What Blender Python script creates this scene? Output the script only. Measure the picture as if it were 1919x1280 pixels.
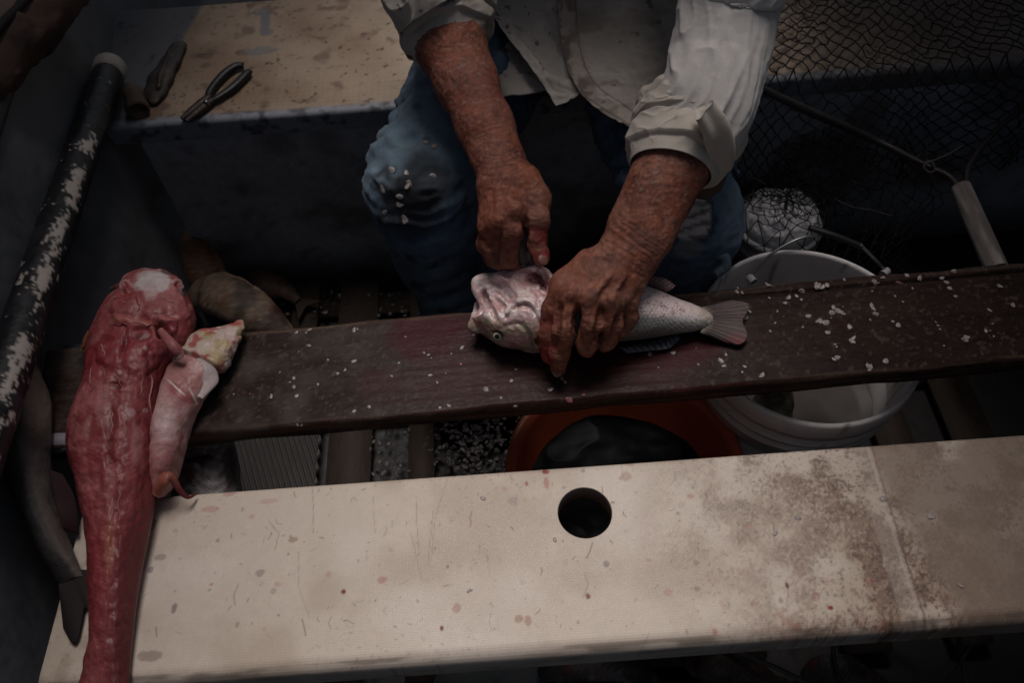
import bpy, math, random
import numpy as np
from mathutils import Vector, Matrix, Quaternion
from mathutils.bvhtree import BVHTree
for o in list(bpy.data.objects): bpy.data.objects.remove(o)
S = bpy.context.scene; COL = S.collection
# ------------------------------------------------------------------ camera
FPX = 1500.; PT = math.radians(55); RL = math.radians(4.1)
CAMP = np.array([0, 0, 1.27]); FW = np.array([0, math.cos(PT), -math.sin(PT)]); U0 = np.array([0, math.sin(PT), math.cos(PT)]); X0 = np.array([1., 0, 0])
RT = math.cos(RL)*X0 - math.sin(RL)*U0; UP = math.sin(RL)*X0 + math.cos(RL)*U0
cd = bpy.data.cameras.new('camera'); cam = bpy.data.objects.new('camera', cd); COL.objects.link(cam)
cam.matrix_world = Matrix(((RT[0], UP[0], -FW[0], CAMP[0]), (RT[1], UP[1], -FW[1], CAMP[1]), (RT[2], UP[2], -FW[2], CAMP[2]), (0, 0, 0, 1)))
cd.sensor_width = 36; cd.lens = 36*FPX/1919; cd.clip_start = .02; cd.clip_end = 3000
cd.dof.use_dof = True; cd.dof.focus_distance = 1.0; cd.dof.aperture_fstop = 5.6
S.camera = cam
# ------------------------------------------------------------------ sky, sun, exposure
SUN_EL, SUN_AZ = math.radians(70), math.radians(4)      # azimuth from +Y towards +X
W = bpy.data.worlds.new('World'); S.world = W; W.use_nodes = True
nt = W.node_tree; bg = nt.nodes['Background']; sk = nt.nodes.new('ShaderNodeTexSky'); sk.sky_type = 'NISHITA'; sk.sun_disc = False
sk.sun_elevation = SUN_EL; sk.sun_rotation = SUN_AZ; sk.dust_density = 6; sk.air_density = 1.0; sk.ozone_density = 1.0
hs = nt.nodes.new('ShaderNodeHueSaturation'); hs.inputs['Saturation'].default_value = .75
nt.links.new(sk.outputs[0], hs.inputs['Color']); nt.links.new(hs.outputs[0], bg.inputs[0]); bg.inputs[1].default_value = .058
sl = bpy.data.lights.new('sun', 'SUN'); sl.energy = 2.4; sl.angle = math.radians(28); sl.color = (1, .925, .89)
so = bpy.data.objects.new('sun', sl); COL.objects.link(so); so.location = (0, 3, 6)
sd = Vector((math.sin(SUN_AZ)*math.cos(SUN_EL), math.cos(SUN_AZ)*math.cos(SUN_EL), math.sin(SUN_EL))); so.rotation_euler = sd.to_track_quat('Z', 'Y').to_euler()
S.view_settings.view_transform = 'Standard'; S.view_settings.look = 'None'; S.view_settings.gamma = 1; S.view_settings.exposure = -.58
# ------------------------------------------------------------------ helpers
rng = np.random.default_rng(7); random.seed(7)
def P(x, y, z=None, Y=None, d=None, X=None):             # a place on a viewing ray, at a height / depth / side
    r = FW + RT*(x-959.5)/FPX - UP*(y-640)/FPX
    t = (z-CAMP[2])/r[2] if z is not None else (Y/r[1] if Y is not None else (X/r[0] if X is not None else d))
    return CAMP + r*t
def V3(a): return np.array(a, float)
def unit(v): v = np.asarray(v, float); return v/max(np.linalg.norm(v), 1e-9)
def sst(a, b, x): t = np.clip((x-a)/(b-a), 0, 1); return t*t*(3-2*t)
def lat(ix, iy, iz, s):
    n = (ix*374761393 + iy*668265263 + iz*2147483647 + s*974634777) & 0x7fffffff
    n = ((n ^ (n >> 13))*1274126177) & 0x7fffffff
    return ((n ^ (n >> 16)) & 0xffff)/65535.
def vnoise(p, s=0):
    p = np.asarray(p, float); i = np.floor(p).astype(np.int64); f = p-i; f = f*f*(3-2*f)
    x, y, z = i[..., 0], i[..., 1], i[..., 2]; fx, fy, fz = f[..., 0], f[..., 1], f[..., 2]
    L = lambda a, b, t: a+(b-a)*t
    return L(L(L(lat(x, y, z, s), lat(x+1, y, z, s), fx), L(lat(x, y+1, z, s), lat(x+1, y+1, z, s), fx), fy),
             L(L(lat(x, y, z+1, s), lat(x+1, y, z+1, s), fx), L(lat(x, y+1, z+1, s), lat(x+1, y+1, z+1, s), fx), fy), fz)
def fbm(p, sc, o=4, s=0):
    a, t, r = .5, 0, 0; p = np.asarray(p, float)*np.asarray(sc, float)
    for k in range(o): r = r+a*vnoise(p*2**k+k*17.3, s+k); t += a; a *= .5
    return r/t
def mix(c0, c1, t): t = np.asarray(t)[..., None]; return np.asarray(c0)*(1-t)+np.asarray(c1)*t
def cat(pts, n):                                         # Catmull-Rom through the rows of pts
    p = np.asarray(pts, float); q = np.vstack([2*p[0]-p[1], p, 2*p[-1]-p[-2]]); m = len(p)-1
    u = np.linspace(0, m-1e-9, n); i = u.astype(int); f = (u-i)[:, None]
    a, b, c, d = q[i], q[i+1], q[i+2], q[i+3]
    return .5*(2*b+(c-a)*f+(2*a-5*b+4*c-d)*f*f+(3*b-a-3*c+d)*f**3)
WL = {}
def link(o, parent=None, at=(0, 0, 0)):                  # geometry stays where it is; origin at the piece's own base
    COL.objects.link(o); at = V3(at); WL[o.name] = at
    if parent is not None: o.parent = parent; o.location = at-WL[parent.name]
    else: o.location = at
    return o
def obj(name, v, f, m, parent=None, col=None, smooth=True):
    me = bpy.data.meshes.new(name); v = np.asarray(v, float)
    if isinstance(f, np.ndarray):
        k = f.shape[1]; me.vertices.add(len(v)); me.vertices.foreach_set('co', v.ravel()); me.loops.add(f.size); me.loops.foreach_set('vertex_index', f.ravel().astype(np.int32))
        me.polygons.add(len(f)); me.polygons.foreach_set('loop_start', np.arange(0, f.size, k, dtype=np.int32)); me.update(calc_edges=True); me.validate()
    else: me.from_pydata([tuple(p) for p in v], [], f); me.update()
    if smooth: me.polygons.foreach_set('use_smooth', np.ones(len(me.polygons), bool))
    if col is not None:
        c = np.ones((len(v), 4)); c[:, :3] = np.clip(col, 0, 1); at = me.color_attributes.new('Col', 'FLOAT_COLOR', 'POINT'); at.data.foreach_set('color', c.ravel())
    me.materials.append(m); o = bpy.data.objects.new(name, me)
    # keep the geometry where it is, with the object's origin at its base
    c0 = V3([(v[:, 0].min()+v[:, 0].max())/2, (v[:, 1].min()+v[:, 1].max())/2, v[:, 2].min()])
    me.vertices.foreach_set('co', (v-c0).ravel()); me.update()
    return link(o, parent, c0)
def empty(name, loc):
    o = bpy.data.objects.new(name, None); o.empty_display_size = .05; return link(o, None, loc)
def tag(o, label, cat_, group=None):
    o['label'] = label; o['category'] = cat_
    if group: o['group'] = group
    return o
def kind(o, k): o['kind'] = k; return o
def join(parts):                                         # several (v, f) into one
    V, Fc, n = [], [], 0
    for v, f in parts:
        v = np.asarray(v, float); V.append(v); Fc += [tuple(int(i)+n for i in q) for q in f]; n += len(v)
    return np.vstack(V), Fc
def grid_faces(nu, nv, closed_v=False, closed_u=False):
    i, j = np.meshgrid(np.arange(nu if closed_u else nu-1), np.arange(nv if closed_v else nv-1), indexing='ij')
    a = i*nv+j; b = ((i+1) % nu)*nv+j; c = ((i+1) % nu)*nv+(j+1) % nv; d = i*nv+(j+1) % nv
    return np.stack([a, b, c, d], -1).reshape(-1, 4)
def tube(path, r, sides=8, n=None, caps=True, flat=1., up=(0, 0, 1)):
    p = cat(path, n) if n else np.asarray(path, float); m = len(p); r = np.interp(np.linspace(0, 1, m), np.linspace(0, 1, len(np.atleast_1d(r))), np.atleast_1d(r))
    t = np.gradient(p, axis=0); t /= np.linalg.norm(t, axis=1)[:, None]+1e-12
    s = np.cross(t, np.asarray(up, float)); ln = np.linalg.norm(s, axis=1)[:, None]; s = np.where(ln > 1e-3, s/(ln+1e-9), np.array([1., 0, 0])); w = np.cross(s, t)
    th = np.arange(sides)*2*math.pi/sides
    v = p[:, None]+r[:, None, None]*(np.cos(th)[None, :, None]*s[:, None]+flat*np.sin(th)[None, :, None]*w[:, None])
    f = [tuple(q) for q in grid_faces(m, sides, True).tolist()]
    if caps: f += [tuple(range(sides))[::-1], tuple((m-1)*sides+k for k in range(sides))]
    return v.reshape(-1, 3), f
def lathe(prof, c, seg=64, axis=None, wob=0):
    pr = np.asarray(prof, float); th = np.arange(seg)*2*math.pi/seg
    rr = pr[:, 0][:, None]*(1+wob*np.sin(2*th+.6)[None]); v = np.stack([rr*np.cos(th), rr*np.sin(th), np.repeat(pr[:, 1][:, None], seg, 1)], -1)
    if axis is not None:
        q = np.array(Vector(axis).to_track_quat('Z', 'Y').to_matrix()); v = v@q.T
    return (v+np.asarray(c)).reshape(-1, 3), grid_faces(len(pr), seg, True)
def box(c, sx, sy, sz, rz=0, b=.002):
    import bmesh
    bm = bmesh.new(); bmesh.ops.create_cube(bm, size=1); bmesh.ops.scale(bm, vec=(sx, sy, sz), verts=bm.verts)
    if b: bmesh.ops.bevel(bm, geom=bm.edges[:], offset=b, segments=2, affect='EDGES')
    bmesh.ops.rotate(bm, cent=(0, 0, 0), matrix=Matrix.Rotation(rz, 3, 'Z'), verts=bm.verts); bmesh.ops.translate(bm, vec=c, verts=bm.verts)
    v = np.array([x.co[:] for x in bm.verts]); bm.verts.index_update(); f = [tuple(q.index for q in x.verts) for x in bm.faces]; bm.free(); return v, f
def normals(v, f):
    f = np.asarray(f); n = np.cross(v[f[:, 2]]-v[f[:, 0]], v[f[:, 3]]-v[f[:, 1]]); N = np.zeros_like(v)
    for k in range(4): np.add.at(N, f[:, k], n)
    return N/(np.linalg.norm(N, axis=1)[:, None]+1e-12)
# ---- signed distance volumes, meshed with surface nets: one smooth continuous skin out of blended limbs
class SDF:
    def __init__(s, lo, hi, h):
        s.lo, s.h = V3(lo), h; s.n = np.ceil((V3(hi)-s.lo)/h).astype(int)+1; s.g = np.ones(s.n, np.float32)
    def sub(s, lo, hi, m):
        a = np.clip(np.floor((lo-m-s.lo)/s.h).astype(int), 0, s.n); b = np.clip(np.ceil((hi+m-s.lo)/s.h).astype(int)+1, 0, s.n)
        if (b <= a).any(): return None, None
        sl_ = tuple(slice(i, j) for i, j in zip(a, b)); ax = [s.lo[k]+s.h*np.arange(a[k], b[k]) for k in range(3)]
        return sl_, np.stack(np.meshgrid(*ax, indexing='ij'), -1)
    def put(s, d, sl_, k, cut):
        a = s.g[sl_]
        if cut: a = -a
        hh = np.maximum(k-np.abs(a-d), 0)/max(k, 1e-6); r = np.minimum(a, d)-hh*hh*k*.25
        s.g[sl_] = -r if cut else r
    def cap(s, a, b, ra, rb=None, k=.01, n=None, e=1., cut=False):
        a, b = V3(a), V3(b); rb = ra if rb is None else rb; R = max(ra, rb)*max(e, 1); sl_, p = s.sub(np.minimum(a, b)-R, np.maximum(a, b)+R, k+3*s.h)
        if sl_ is None: return s
        ab = b-a; t = np.clip(((p-a)@ab)/max(ab@ab, 1e-12), 0, 1); q = p-a-t[..., None]*ab
        if n is not None:
            n = unit(V3(n)-unit(ab)*(V3(n)@unit(ab)) if np.linalg.norm(ab) > 1e-6 else n); c = q@n; q = q+n*(c*(1/e-1))[..., None]
        d = np.linalg.norm(q, axis=-1)-(ra+(rb-ra)*t)
        if n is not None and e < 1: d = d*(e*.5+.5)
        s.put(d.astype(np.float32), sl_, k, cut); return s
    def chain(s, pts, rs, k=.006, n=None, e=1., cut=False, sm=0):
        pts = [V3(q) for q in pts]
        if sm: rs = np.interp(np.linspace(0, 1, sm), np.linspace(0, 1, len(rs)), rs); pts = cat(pts, sm)
        for i in range(len(pts)-1): s.cap(pts[i], pts[i+1], rs[i], rs[i+1], k, n, e, cut)
        return s
    def ell(s, c, r, R=None, k=.01, cut=False):
        c, r = V3(c), V3(r); m = r.max(); sl_, p = s.sub(c-m, c+m, k+3*s.h)
        if sl_ is None: return s
        q = p-c
        if R is not None: q = q@np.asarray(R, float)      # columns of R: the ellipsoid's axes
        k0 = np.linalg.norm(q/r, axis=-1); k1 = np.linalg.norm(q/(r*r), axis=-1)+1e-9
        s.put((k0*(k0-1)/k1).astype(np.float32), sl_, k, cut); return s
    def mesh(s, smooth=2):
        g = s.g; ins = g < 0; n0, n1, n2 = g.shape
        c = [g[i:n0-1+i, j:n1-1+j, k:n2-1+k] for i in (0, 1) for j in (0, 1) for k in (0, 1)]
        neg = sum((x < 0).astype(np.int8) for x in c); act = (neg > 0) & (neg < 8); I = np.argwhere(act); idx = -np.ones(act.shape, np.int64); idx[act] = np.arange(len(I))
        cv = np.stack([x[act] for x in c], 1); offs = np.array([(i, j, k) for i in (0, 1) for j in (0, 1) for k in (0, 1)], float)
        acc = np.zeros((len(I), 3)); cnt = np.zeros(len(I))
        for a in range(8):
            for b in range(a+1, 8):
                if np.abs(offs[a]-offs[b]).sum() != 1: continue
                x = (cv[:, a] < 0) != (cv[:, b] < 0); t = np.where(x, cv[:, a]/np.where(x, cv[:, a]-cv[:, b], 1), 0)
                acc += np.where(x[:, None], offs[a]+t[:, None]*(offs[b]-offs[a]), 0); cnt += x
        v = s.lo+s.h*(I+acc/cnt[:, None]); F_ = []
        for ax in range(3):
            o1, o2 = [(1, 2), (2, 0), (0, 1)][ax]
            A = np.take(ins, np.arange(ins.shape[ax]-1), ax); B = np.take(ins, np.arange(1, ins.shape[ax]), ax)
            E_ = np.argwhere(A != B); ok = (E_[:, o1] > 0) & (E_[:, o2] > 0) & (E_[:, o1] < ins.shape[o1]-1) & (E_[:, o2] < ins.shape[o2]-1); E_ = E_[ok]
            fl = A[tuple(E_.T)]; d1 = np.zeros(3, int); d1[o1] = 1; d2 = np.zeros(3, int); d2[o2] = 1
            q = np.stack([idx[tuple((E_-d1-d2).T)], idx[tuple((E_-d2).T)], idx[tuple(E_.T)], idx[tuple((E_-d1).T)]], 1)
            q[~fl] = q[~fl][:, ::-1]; F_.append(q)
        f = np.vstack(F_); f = f[(f >= 0).all(1)]
        for _ in range(smooth):
            a = np.zeros_like(v); w = np.zeros(len(v))
            for k in range(4):
                np.add.at(a, f[:, k], v[f[:, (k+1) % 4]]); np.add.at(w, f[:, k], 1); np.add.at(a, f[:, (k+1) % 4], v[f[:, k]]); np.add.at(w, f[:, (k+1) % 4], 1)
            v = v*.5+.5*a/np.maximum(w, 1)[:, None]
        return v, f
def seg_d(p, pts):                                       # distance of points to a polyline, and where along it
    best = np.full(len(p), 9.); par = np.zeros(len(p)); pts = np.asarray(pts, float); L = 0
    tot = np.linalg.norm(np.diff(pts, axis=0), axis=1).sum()
    for a, b in zip(pts[:-1], pts[1:]):
        ab = b-a; l = np.linalg.norm(ab); t = np.clip((p-a)@ab/(l*l), 0, 1); d = np.linalg.norm(p-a-t[:, None]*ab, axis=1); m = d < best
        best = np.where(m, d, best); par = np.where(m, (L+t*l)/tot, par); L += l
    return best, par
def loft(st, ns, nt_, e=.9):
    # rows of st: Lx, Ly, Rx, Ry (photo px), plane height, rise above it, drop below it -> ring surface
    rows = cat(st, ns); th = np.linspace(0, 2*math.pi, nt_, endpoint=False); v = np.zeros((ns, nt_, 3))
    for i, r in enumerate(rows):
        L, R = P(r[0], r[1], z=r[4]), P(r[2], r[3], z=r[4]); c, w = (L+R)/2, (R-L)/2; cs, sn = np.cos(th), np.sin(th)
        cs = np.sign(cs)*np.abs(cs)**e; sn = np.sign(sn)*np.abs(sn)**e
        v[i] = c+w*cs[:, None]+np.array([0, 0, 1])*np.where(sn > 0, sn*r[5], sn*r[6])[:, None]
    f = grid_faces(ns, nt_, True); u = np.repeat(np.cos(th)[None], ns, 0).ravel(); sn = np.repeat(np.sin(th)[None], ns, 0).ravel(); s = np.repeat(np.linspace(0, 1, ns)[:, None], nt_, 1).ravel()
    f = f[:, ::-1]
    return v.reshape(-1, 3), f, s, u, sn
class Paint:                                             # marks with shapes of their own, laid on the side of a body that shows in the photo
    def __init__(s, v, n):
        q = v-CAMP; d = q@FW; s.v, s.d = v, d; s.x = 959.5+FPX*(q@RT)/d; s.y = 640-FPX*(q@UP)/d; s.vis = sst(-.15, .1, -(n*q).sum(1)/np.linalg.norm(q, axis=1))
    def m(s, x, y, rx, ry=None, rag=.6, sc=90, sd=0, rot=0):
        ry = ry or rx; c, t = math.cos(math.radians(rot)), math.sin(math.radians(rot)); a, b = s.x-x, s.y-y; d = np.hypot((a*c+b*t)/rx, (b*c-a*t)/ry)
        k = d < 2.2; o = np.zeros(len(d)); o[k] = sst(1.15, .65, d[k]+rag*(fbm(s.v[k], sc, 3, int(x+y) % 89+sd)-.5)); return o*s.vis
    def l(s, pts, w, rag=0, n=24):
        p = cat(pts, n) if len(pts) > 2 else np.array(pts, float); d, t = seg_d(np.stack([s.x, s.y], 1), p); return np.exp(-((d+rag*(fbm(s.v, 120, 2, 5)-.5)*w)/w)**2)*np.sin(np.pi*np.clip(t*.9+.05, 0, 1))**.4*s.vis
def wrinkle(v, sc, o=3, s=0, p=2.5): return (1-np.abs(2*fbm(v, sc, o, s)-1))**p
def snap(Q, pts, dip):                                   # photo places brought onto the modelled surface
    out = []
    for x, y in pts:
        r = FW+RT*(x-959.5)/FPX-UP*(y-640)/FPX; ts = np.arange(.6, 1.5, .0006); i = np.round((CAMP+ts[:, None]*r-Q.lo)/Q.h).astype(int); ok = ((i >= 0) & (i < Q.n)).all(1); i = i[ok]; h = np.nonzero(Q.g[i[:, 0], i[:, 1], i[:, 2]] < 0)[0]
        if len(h): out.append(CAMP+r*(ts[ok][h[0]]+dip))
    return out
def carve(Q, pts, rs, k=.004, dip=0, cut=True, n=None): 
    q = snap(Q, cat(pts, n or 4*len(pts)), dip)
    if len(q) > 1: Q.chain(q, np.interp(np.linspace(0, 1, len(q)), np.linspace(0, 1, len(rs)), rs), k, cut=cut)
# ---- materials
MATS = {}
def mat(name, col=None, rough=.6, var=None, bump=None, spec=.5, coat=0, sss=0, metal=0, trans=0, alpha=1, sheen=0, stretch=(1, 1, 1)):
    if name in MATS: return MATS[name]
    m = bpy.data.materials.new(name); m.use_nodes = True; n = m.node_tree.nodes; l = m.node_tree.links; b = n['Principled BSDF']
    b.inputs['Roughness'].default_value = rough; b.inputs['Specular IOR Level'].default_value = spec; b.inputs['Coat Weight'].default_value = coat; b.inputs['Coat Roughness'].default_value = .15
    b.inputs['Metallic'].default_value = metal; b.inputs['Transmission Weight'].default_value = trans; b.inputs['Alpha'].default_value = alpha; b.inputs['Sheen Weight'].default_value = sheen
    if sss: b.inputs['Subsurface Weight'].default_value = sss; b.inputs['Subsurface Scale'].default_value = .006; b.inputs['Subsurface Radius'].default_value = (1, .35, .2)
    tc = n.new('ShaderNodeTexCoord'); mp = n.new('ShaderNodeMapping'); mp.inputs['Scale'].default_value = stretch; l.new(tc.outputs['Object'], mp.inputs['Vector']); co = mp.outputs[0]
    if col is None: a = n.new('ShaderNodeVertexColor'); a.layer_name = 'Col'; c = a.outputs[0]
    else: a = n.new('ShaderNodeRGB'); a.outputs[0].default_value = (*col, 1); c = a.outputs[0]
    if var:                                              # [(scale, amount), ...] brightness mottling
        for sc, am in var:
            t = n.new('ShaderNodeTexNoise'); t.inputs['Scale'].default_value = sc; t.inputs['Detail'].default_value = 5; t.inputs['Roughness'].default_value = .65; l.new(co, t.inputs['Vector'])
            mr = n.new('ShaderNodeMapRange'); mr.inputs[1].default_value = .25; mr.inputs[2].default_value = .75; mr.inputs[3].default_value = 1-am; mr.inputs[4].default_value = 1+am; l.new(t.outputs[0], mr.inputs[0])
            mx = n.new('ShaderNodeVectorMath'); mx.operation = 'SCALE'; l.new(c, mx.inputs[0]); l.new(mr.outputs[0], mx.inputs['Scale']); c = mx.outputs[0]
        rr = n.new('ShaderNodeMapRange'); rr.inputs[1].default_value = .3; rr.inputs[2].default_value = .7; rr.inputs[3].default_value = max(rough-.14, .05); rr.inputs[4].default_value = min(rough+.14, 1); l.new(t.outputs[0], rr.inputs[0]); l.new(rr.outputs[0], b.inputs['Roughness'])
    l.new(c, b.inputs['Base Color'])
    if bump:
        nrm = None
        for sc, st in bump:
            t = n.new('ShaderNodeTexNoise'); t.inputs['Scale'].default_value = sc; t.inputs['Detail'].default_value = 4; l.new(co, t.inputs['Vector'])
            bp = n.new('ShaderNodeBump'); bp.inputs['Strength'].default_value = st; bp.inputs['Distance'].default_value = min(.35/sc, .004); l.new(t.outputs[0], bp.inputs['Height'])
            if nrm is not None: l.new(nrm, bp.inputs['Normal'])
            nrm = bp.outputs[0]
        l.new(nrm, b.inputs['Normal'])
    MATS[name] = m; m['_b'] = 1; return m
def weave(m, scale, strength, dist=.0006, axes='XY'):    # fine raised grid of a non-slip gelcoat or a woven cloth
    n = m.node_tree.nodes; l = m.node_tree.links; b = n['Principled BSDF']; tc = n['Texture Coordinate']; prev = b.inputs['Normal'].links[0].from_socket if b.inputs['Normal'].links else None
    s = []
    for ax in axes:
        w = n.new('ShaderNodeTexWave'); w.bands_direction = ax; w.inputs['Scale'].default_value = scale; w.inputs['Distortion'].default_value = .3; l.new(tc.outputs['Object'], w.inputs['Vector']); s.append(w.outputs['Fac'])
    mn = n.new('ShaderNodeMath'); mn.operation = 'MULTIPLY'; l.new(s[0], mn.inputs[0]); l.new(s[-1], mn.inputs[1])
    bp = n.new('ShaderNodeBump'); bp.inputs['Strength'].default_value = strength; bp.inputs['Distance'].default_value = dist; l.new(mn.outputs[0], bp.inputs['Height'])
    if prev: l.new(prev, bp.inputs['Normal'])
    l.new(bp.outputs[0], b.inputs['Normal']); return m
# ------------------------------------------------------------------ water and the boat
kind(obj('water', [(-900, -900, -.22), (900, -900, -.22), (900, 900, -.22), (-900, 900, -.22)], [(0, 1, 2, 3)], mat('lake_water', (.012, .016, .018), .12, bump=[(2.5, .25), (9, .15)]), smooth=False), 'structure')
boat = empty('fishing_boat', (0, .75, -.2)); tag(boat, 'weathered grey fishing skiff with two dirty cream bench seats', 'boat')
def wall(Y, z):                                          # inner half-width of the hull at a station and height
    return .558+.105*np.clip(Y-.30, -.4, 2)+.06*np.clip(Y-1.0, 0, 2)+.10*(z-.42)
Ys = np.linspace(-1.6, 2.6, 85); prof = [(0, -.01), (.5, -.01), (.9, 0), (1, .04)]+[(1, z) for z in np.linspace(.1, .62, 14)]
hv = []
for Y in Ys:
    row = []
    for sgn, pr in ((-1, prof[::-1]), (1, prof)):
        for fx, z in pr:
            w = wall(Y, z); w = w if sgn < 0 else w+.58; row.append((sgn*w*fx, Y, z))
    hv.append(row)
nv_ = len(hv[0]); hv = np.array(hv)
# outer skin, 3 cm outside the inner one, and a rolled gunwale
out = hv.copy(); out[:, :, 0] += np.sign(hv[:, :, 0])*.03; out[:, :, 2] -= np.where(np.abs(hv[:, :, 2]) < .05, .04, 0)
hg = mat('hull_paint', None, .55, var=[(6, .25), (60, .25)], bump=[(40, .15), (300, .15)])
allp = np.vstack([hv.reshape(-1, 3), out.reshape(-1, 3)]); n0 = hv.shape[0]*nv_; gf = grid_faces(hv.shape[0], nv_)
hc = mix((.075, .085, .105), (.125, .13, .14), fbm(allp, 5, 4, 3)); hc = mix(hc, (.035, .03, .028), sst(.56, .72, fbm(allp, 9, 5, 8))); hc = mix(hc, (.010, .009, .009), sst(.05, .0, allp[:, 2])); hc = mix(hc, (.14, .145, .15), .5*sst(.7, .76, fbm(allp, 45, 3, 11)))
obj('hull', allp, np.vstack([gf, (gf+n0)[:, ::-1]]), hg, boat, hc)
for sgn, k in ((-1, 0), (1, nv_-1)):
    pth = hv[:, k]+V3([sgn*.015, 0, .005]); v, f = tube(pth, .026, 12, flat=.7); obj('gunwale', v, f, hg, boat, mix((.045, .05, .058), (.018, .016, .015), sst(.45, .7, fbm(v, 14, 4, 5))))
# ---- added unseen awning, its gap shaped to darken the scene's edges
AW = dict(z=1.95, c=(.05, .45), r=(.53, 1.75))
aw = empty('light_blocker', (0, 1.0, .62)); tag(aw, 'added unseen dark canvas awning on poles over the boat with a gap above the work place', 'blocker')
th = np.linspace(0, 2*math.pi, 96, endpoint=False); ring = []
for k in np.linspace(0, 1, 14):
    cs, sn = np.cos(th), np.sin(th); m_ = np.maximum(np.abs(cs), np.abs(sn)); inn_ = np.stack([AW['c'][0]+AW['r'][0]*cs, AW['c'][1]+AW['r'][1]*sn], -1); ou_ = np.stack([2.6*cs/m_, .8+2.6*sn/m_], -1); q = inn_*(1-k)+ou_*k; ring.append(np.column_stack([q, np.full(96, AW['z'])+.05*np.sin(q[:, 0]*5)*k]))
o = obj('canvas', np.array(ring).reshape(-1, 3), grid_faces(14, 96, True), mat('blocker_canvas', (.04, .04, .045), .9, var=[(8, .2)]), aw); o.modifiers.new('t', 'SOLIDIFY').thickness = .004
for x, y in ((-2.2, -1.5), (2.2, -1.5), (-2.2, 3.1), (2.2, 3.1)): obj('blocker_post', *tube([(x, y, -.5), (x, y, 1.99)], .03, 12), mat('post_wood', (.08, .06, .045), .8, var=[(20, .2)]), aw)
# ---- benches: a dense sheet so its own dirt, scratches and blood have their real shapes
def bench(name, x0, x1, y0, y1, zt, lip, dx, colf, m, hole=None, rn=.016, rf=.007):
    pr = [(y0, zt-lip)]+[(y0, z) for z in np.linspace(zt-lip+.006, zt-rn, 8)]
    pr += [(y0+rn*(1-math.cos(t)), zt-rn+rn*math.sin(t)) for t in np.linspace(.15, math.pi/2, 12)]
    pr += [(y, zt) for y in np.arange(y0+rn+dx, y1-rf, dx)]
    pr += [(y1-rf+rf*math.sin(t), zt-rf+rf*math.cos(t)) for t in np.linspace(0, math.pi/2, 6)]+[(y1, zt-lip)]
    pr = np.array(pr); xs = np.arange(x0, x1+dx/2, dx); v = np.zeros((len(xs), len(pr), 3)); v[..., 0] = xs[:, None]; v[..., 1] = pr[None, :, 0]; v[..., 2] = pr[None, :, 1]
    v = v.reshape(-1, 3); f = grid_faces(len(xs), len(pr)); wl_ = wall(v[:, 1], v[:, 2]); v[:, 0] = np.clip(v[:, 0], -wl_, wl_+.58); c = colf(v)
    v[:, 2] += .0016*(fbm(v, 7, 2, 31)-.5)
    if hole is not None:
        r = np.linalg.norm(v[:, :2]-hole[:2], axis=1); top = v[:, 2] > zt-.004; ins = (r < hole[2]) & top
        keep = ~(ins[f].all(1)); f = f[keep]; used = np.zeros(len(v), bool); used[f.ravel()] = True; sn = ins & used
        v[sn, :2] = hole[:2]+(v[sn, :2]-hole[:2])*(hole[2]/np.maximum(r[sn], 1e-5))[:, None]
    return obj(name, v, f, m, boat, c)
HOLE = np.array([*P(1096, 961, z=.42)[:2], .0305])
def spots(v, c, lst):                                    # irregular stains: (px, py, rx, ry, colour, strength)
    for (x, y, rx, ry, cc, st) in lst:
        q = P(x, y, z=.42); d = np.hypot((v[:, 0]-q[0])/(rx/1660), (v[:, 1]-q[1])/(ry/1450))
        m_ = d < 2.2; d = d[m_]+1.0*(fbm(v[m_], 230, 3, int(x) % 91)-.5); c[m_] = mix(c[m_], cc, st*sst(1.1, .75, d))
    return c
def scratch(v, c, x, y, dx, dy, cc, st, w=.0008, bend=0):
    a, b = P(x, y, z=.42), P(x+dx, y+dy, z=.42); m_ = (np.abs(v[:, 0]-(a[0]+b[0])/2) < abs(a[0]-b[0])/2+.012) & (np.abs(v[:, 1]-(a[1]+b[1])/2) < abs(a[1]-b[1])/2+.012)
    if not m_.any(): return c
    md = (a+b)/2+V3([-(b-a)[1], (b-a)[0], 0])*bend; d, _ = seg_d(v[m_][:, :2], np.array([a[:2], md[:2], b[:2]])); c[m_] = mix(c[m_], cc, st*sst(w*1.6, w*.4, d)); return c
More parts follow.
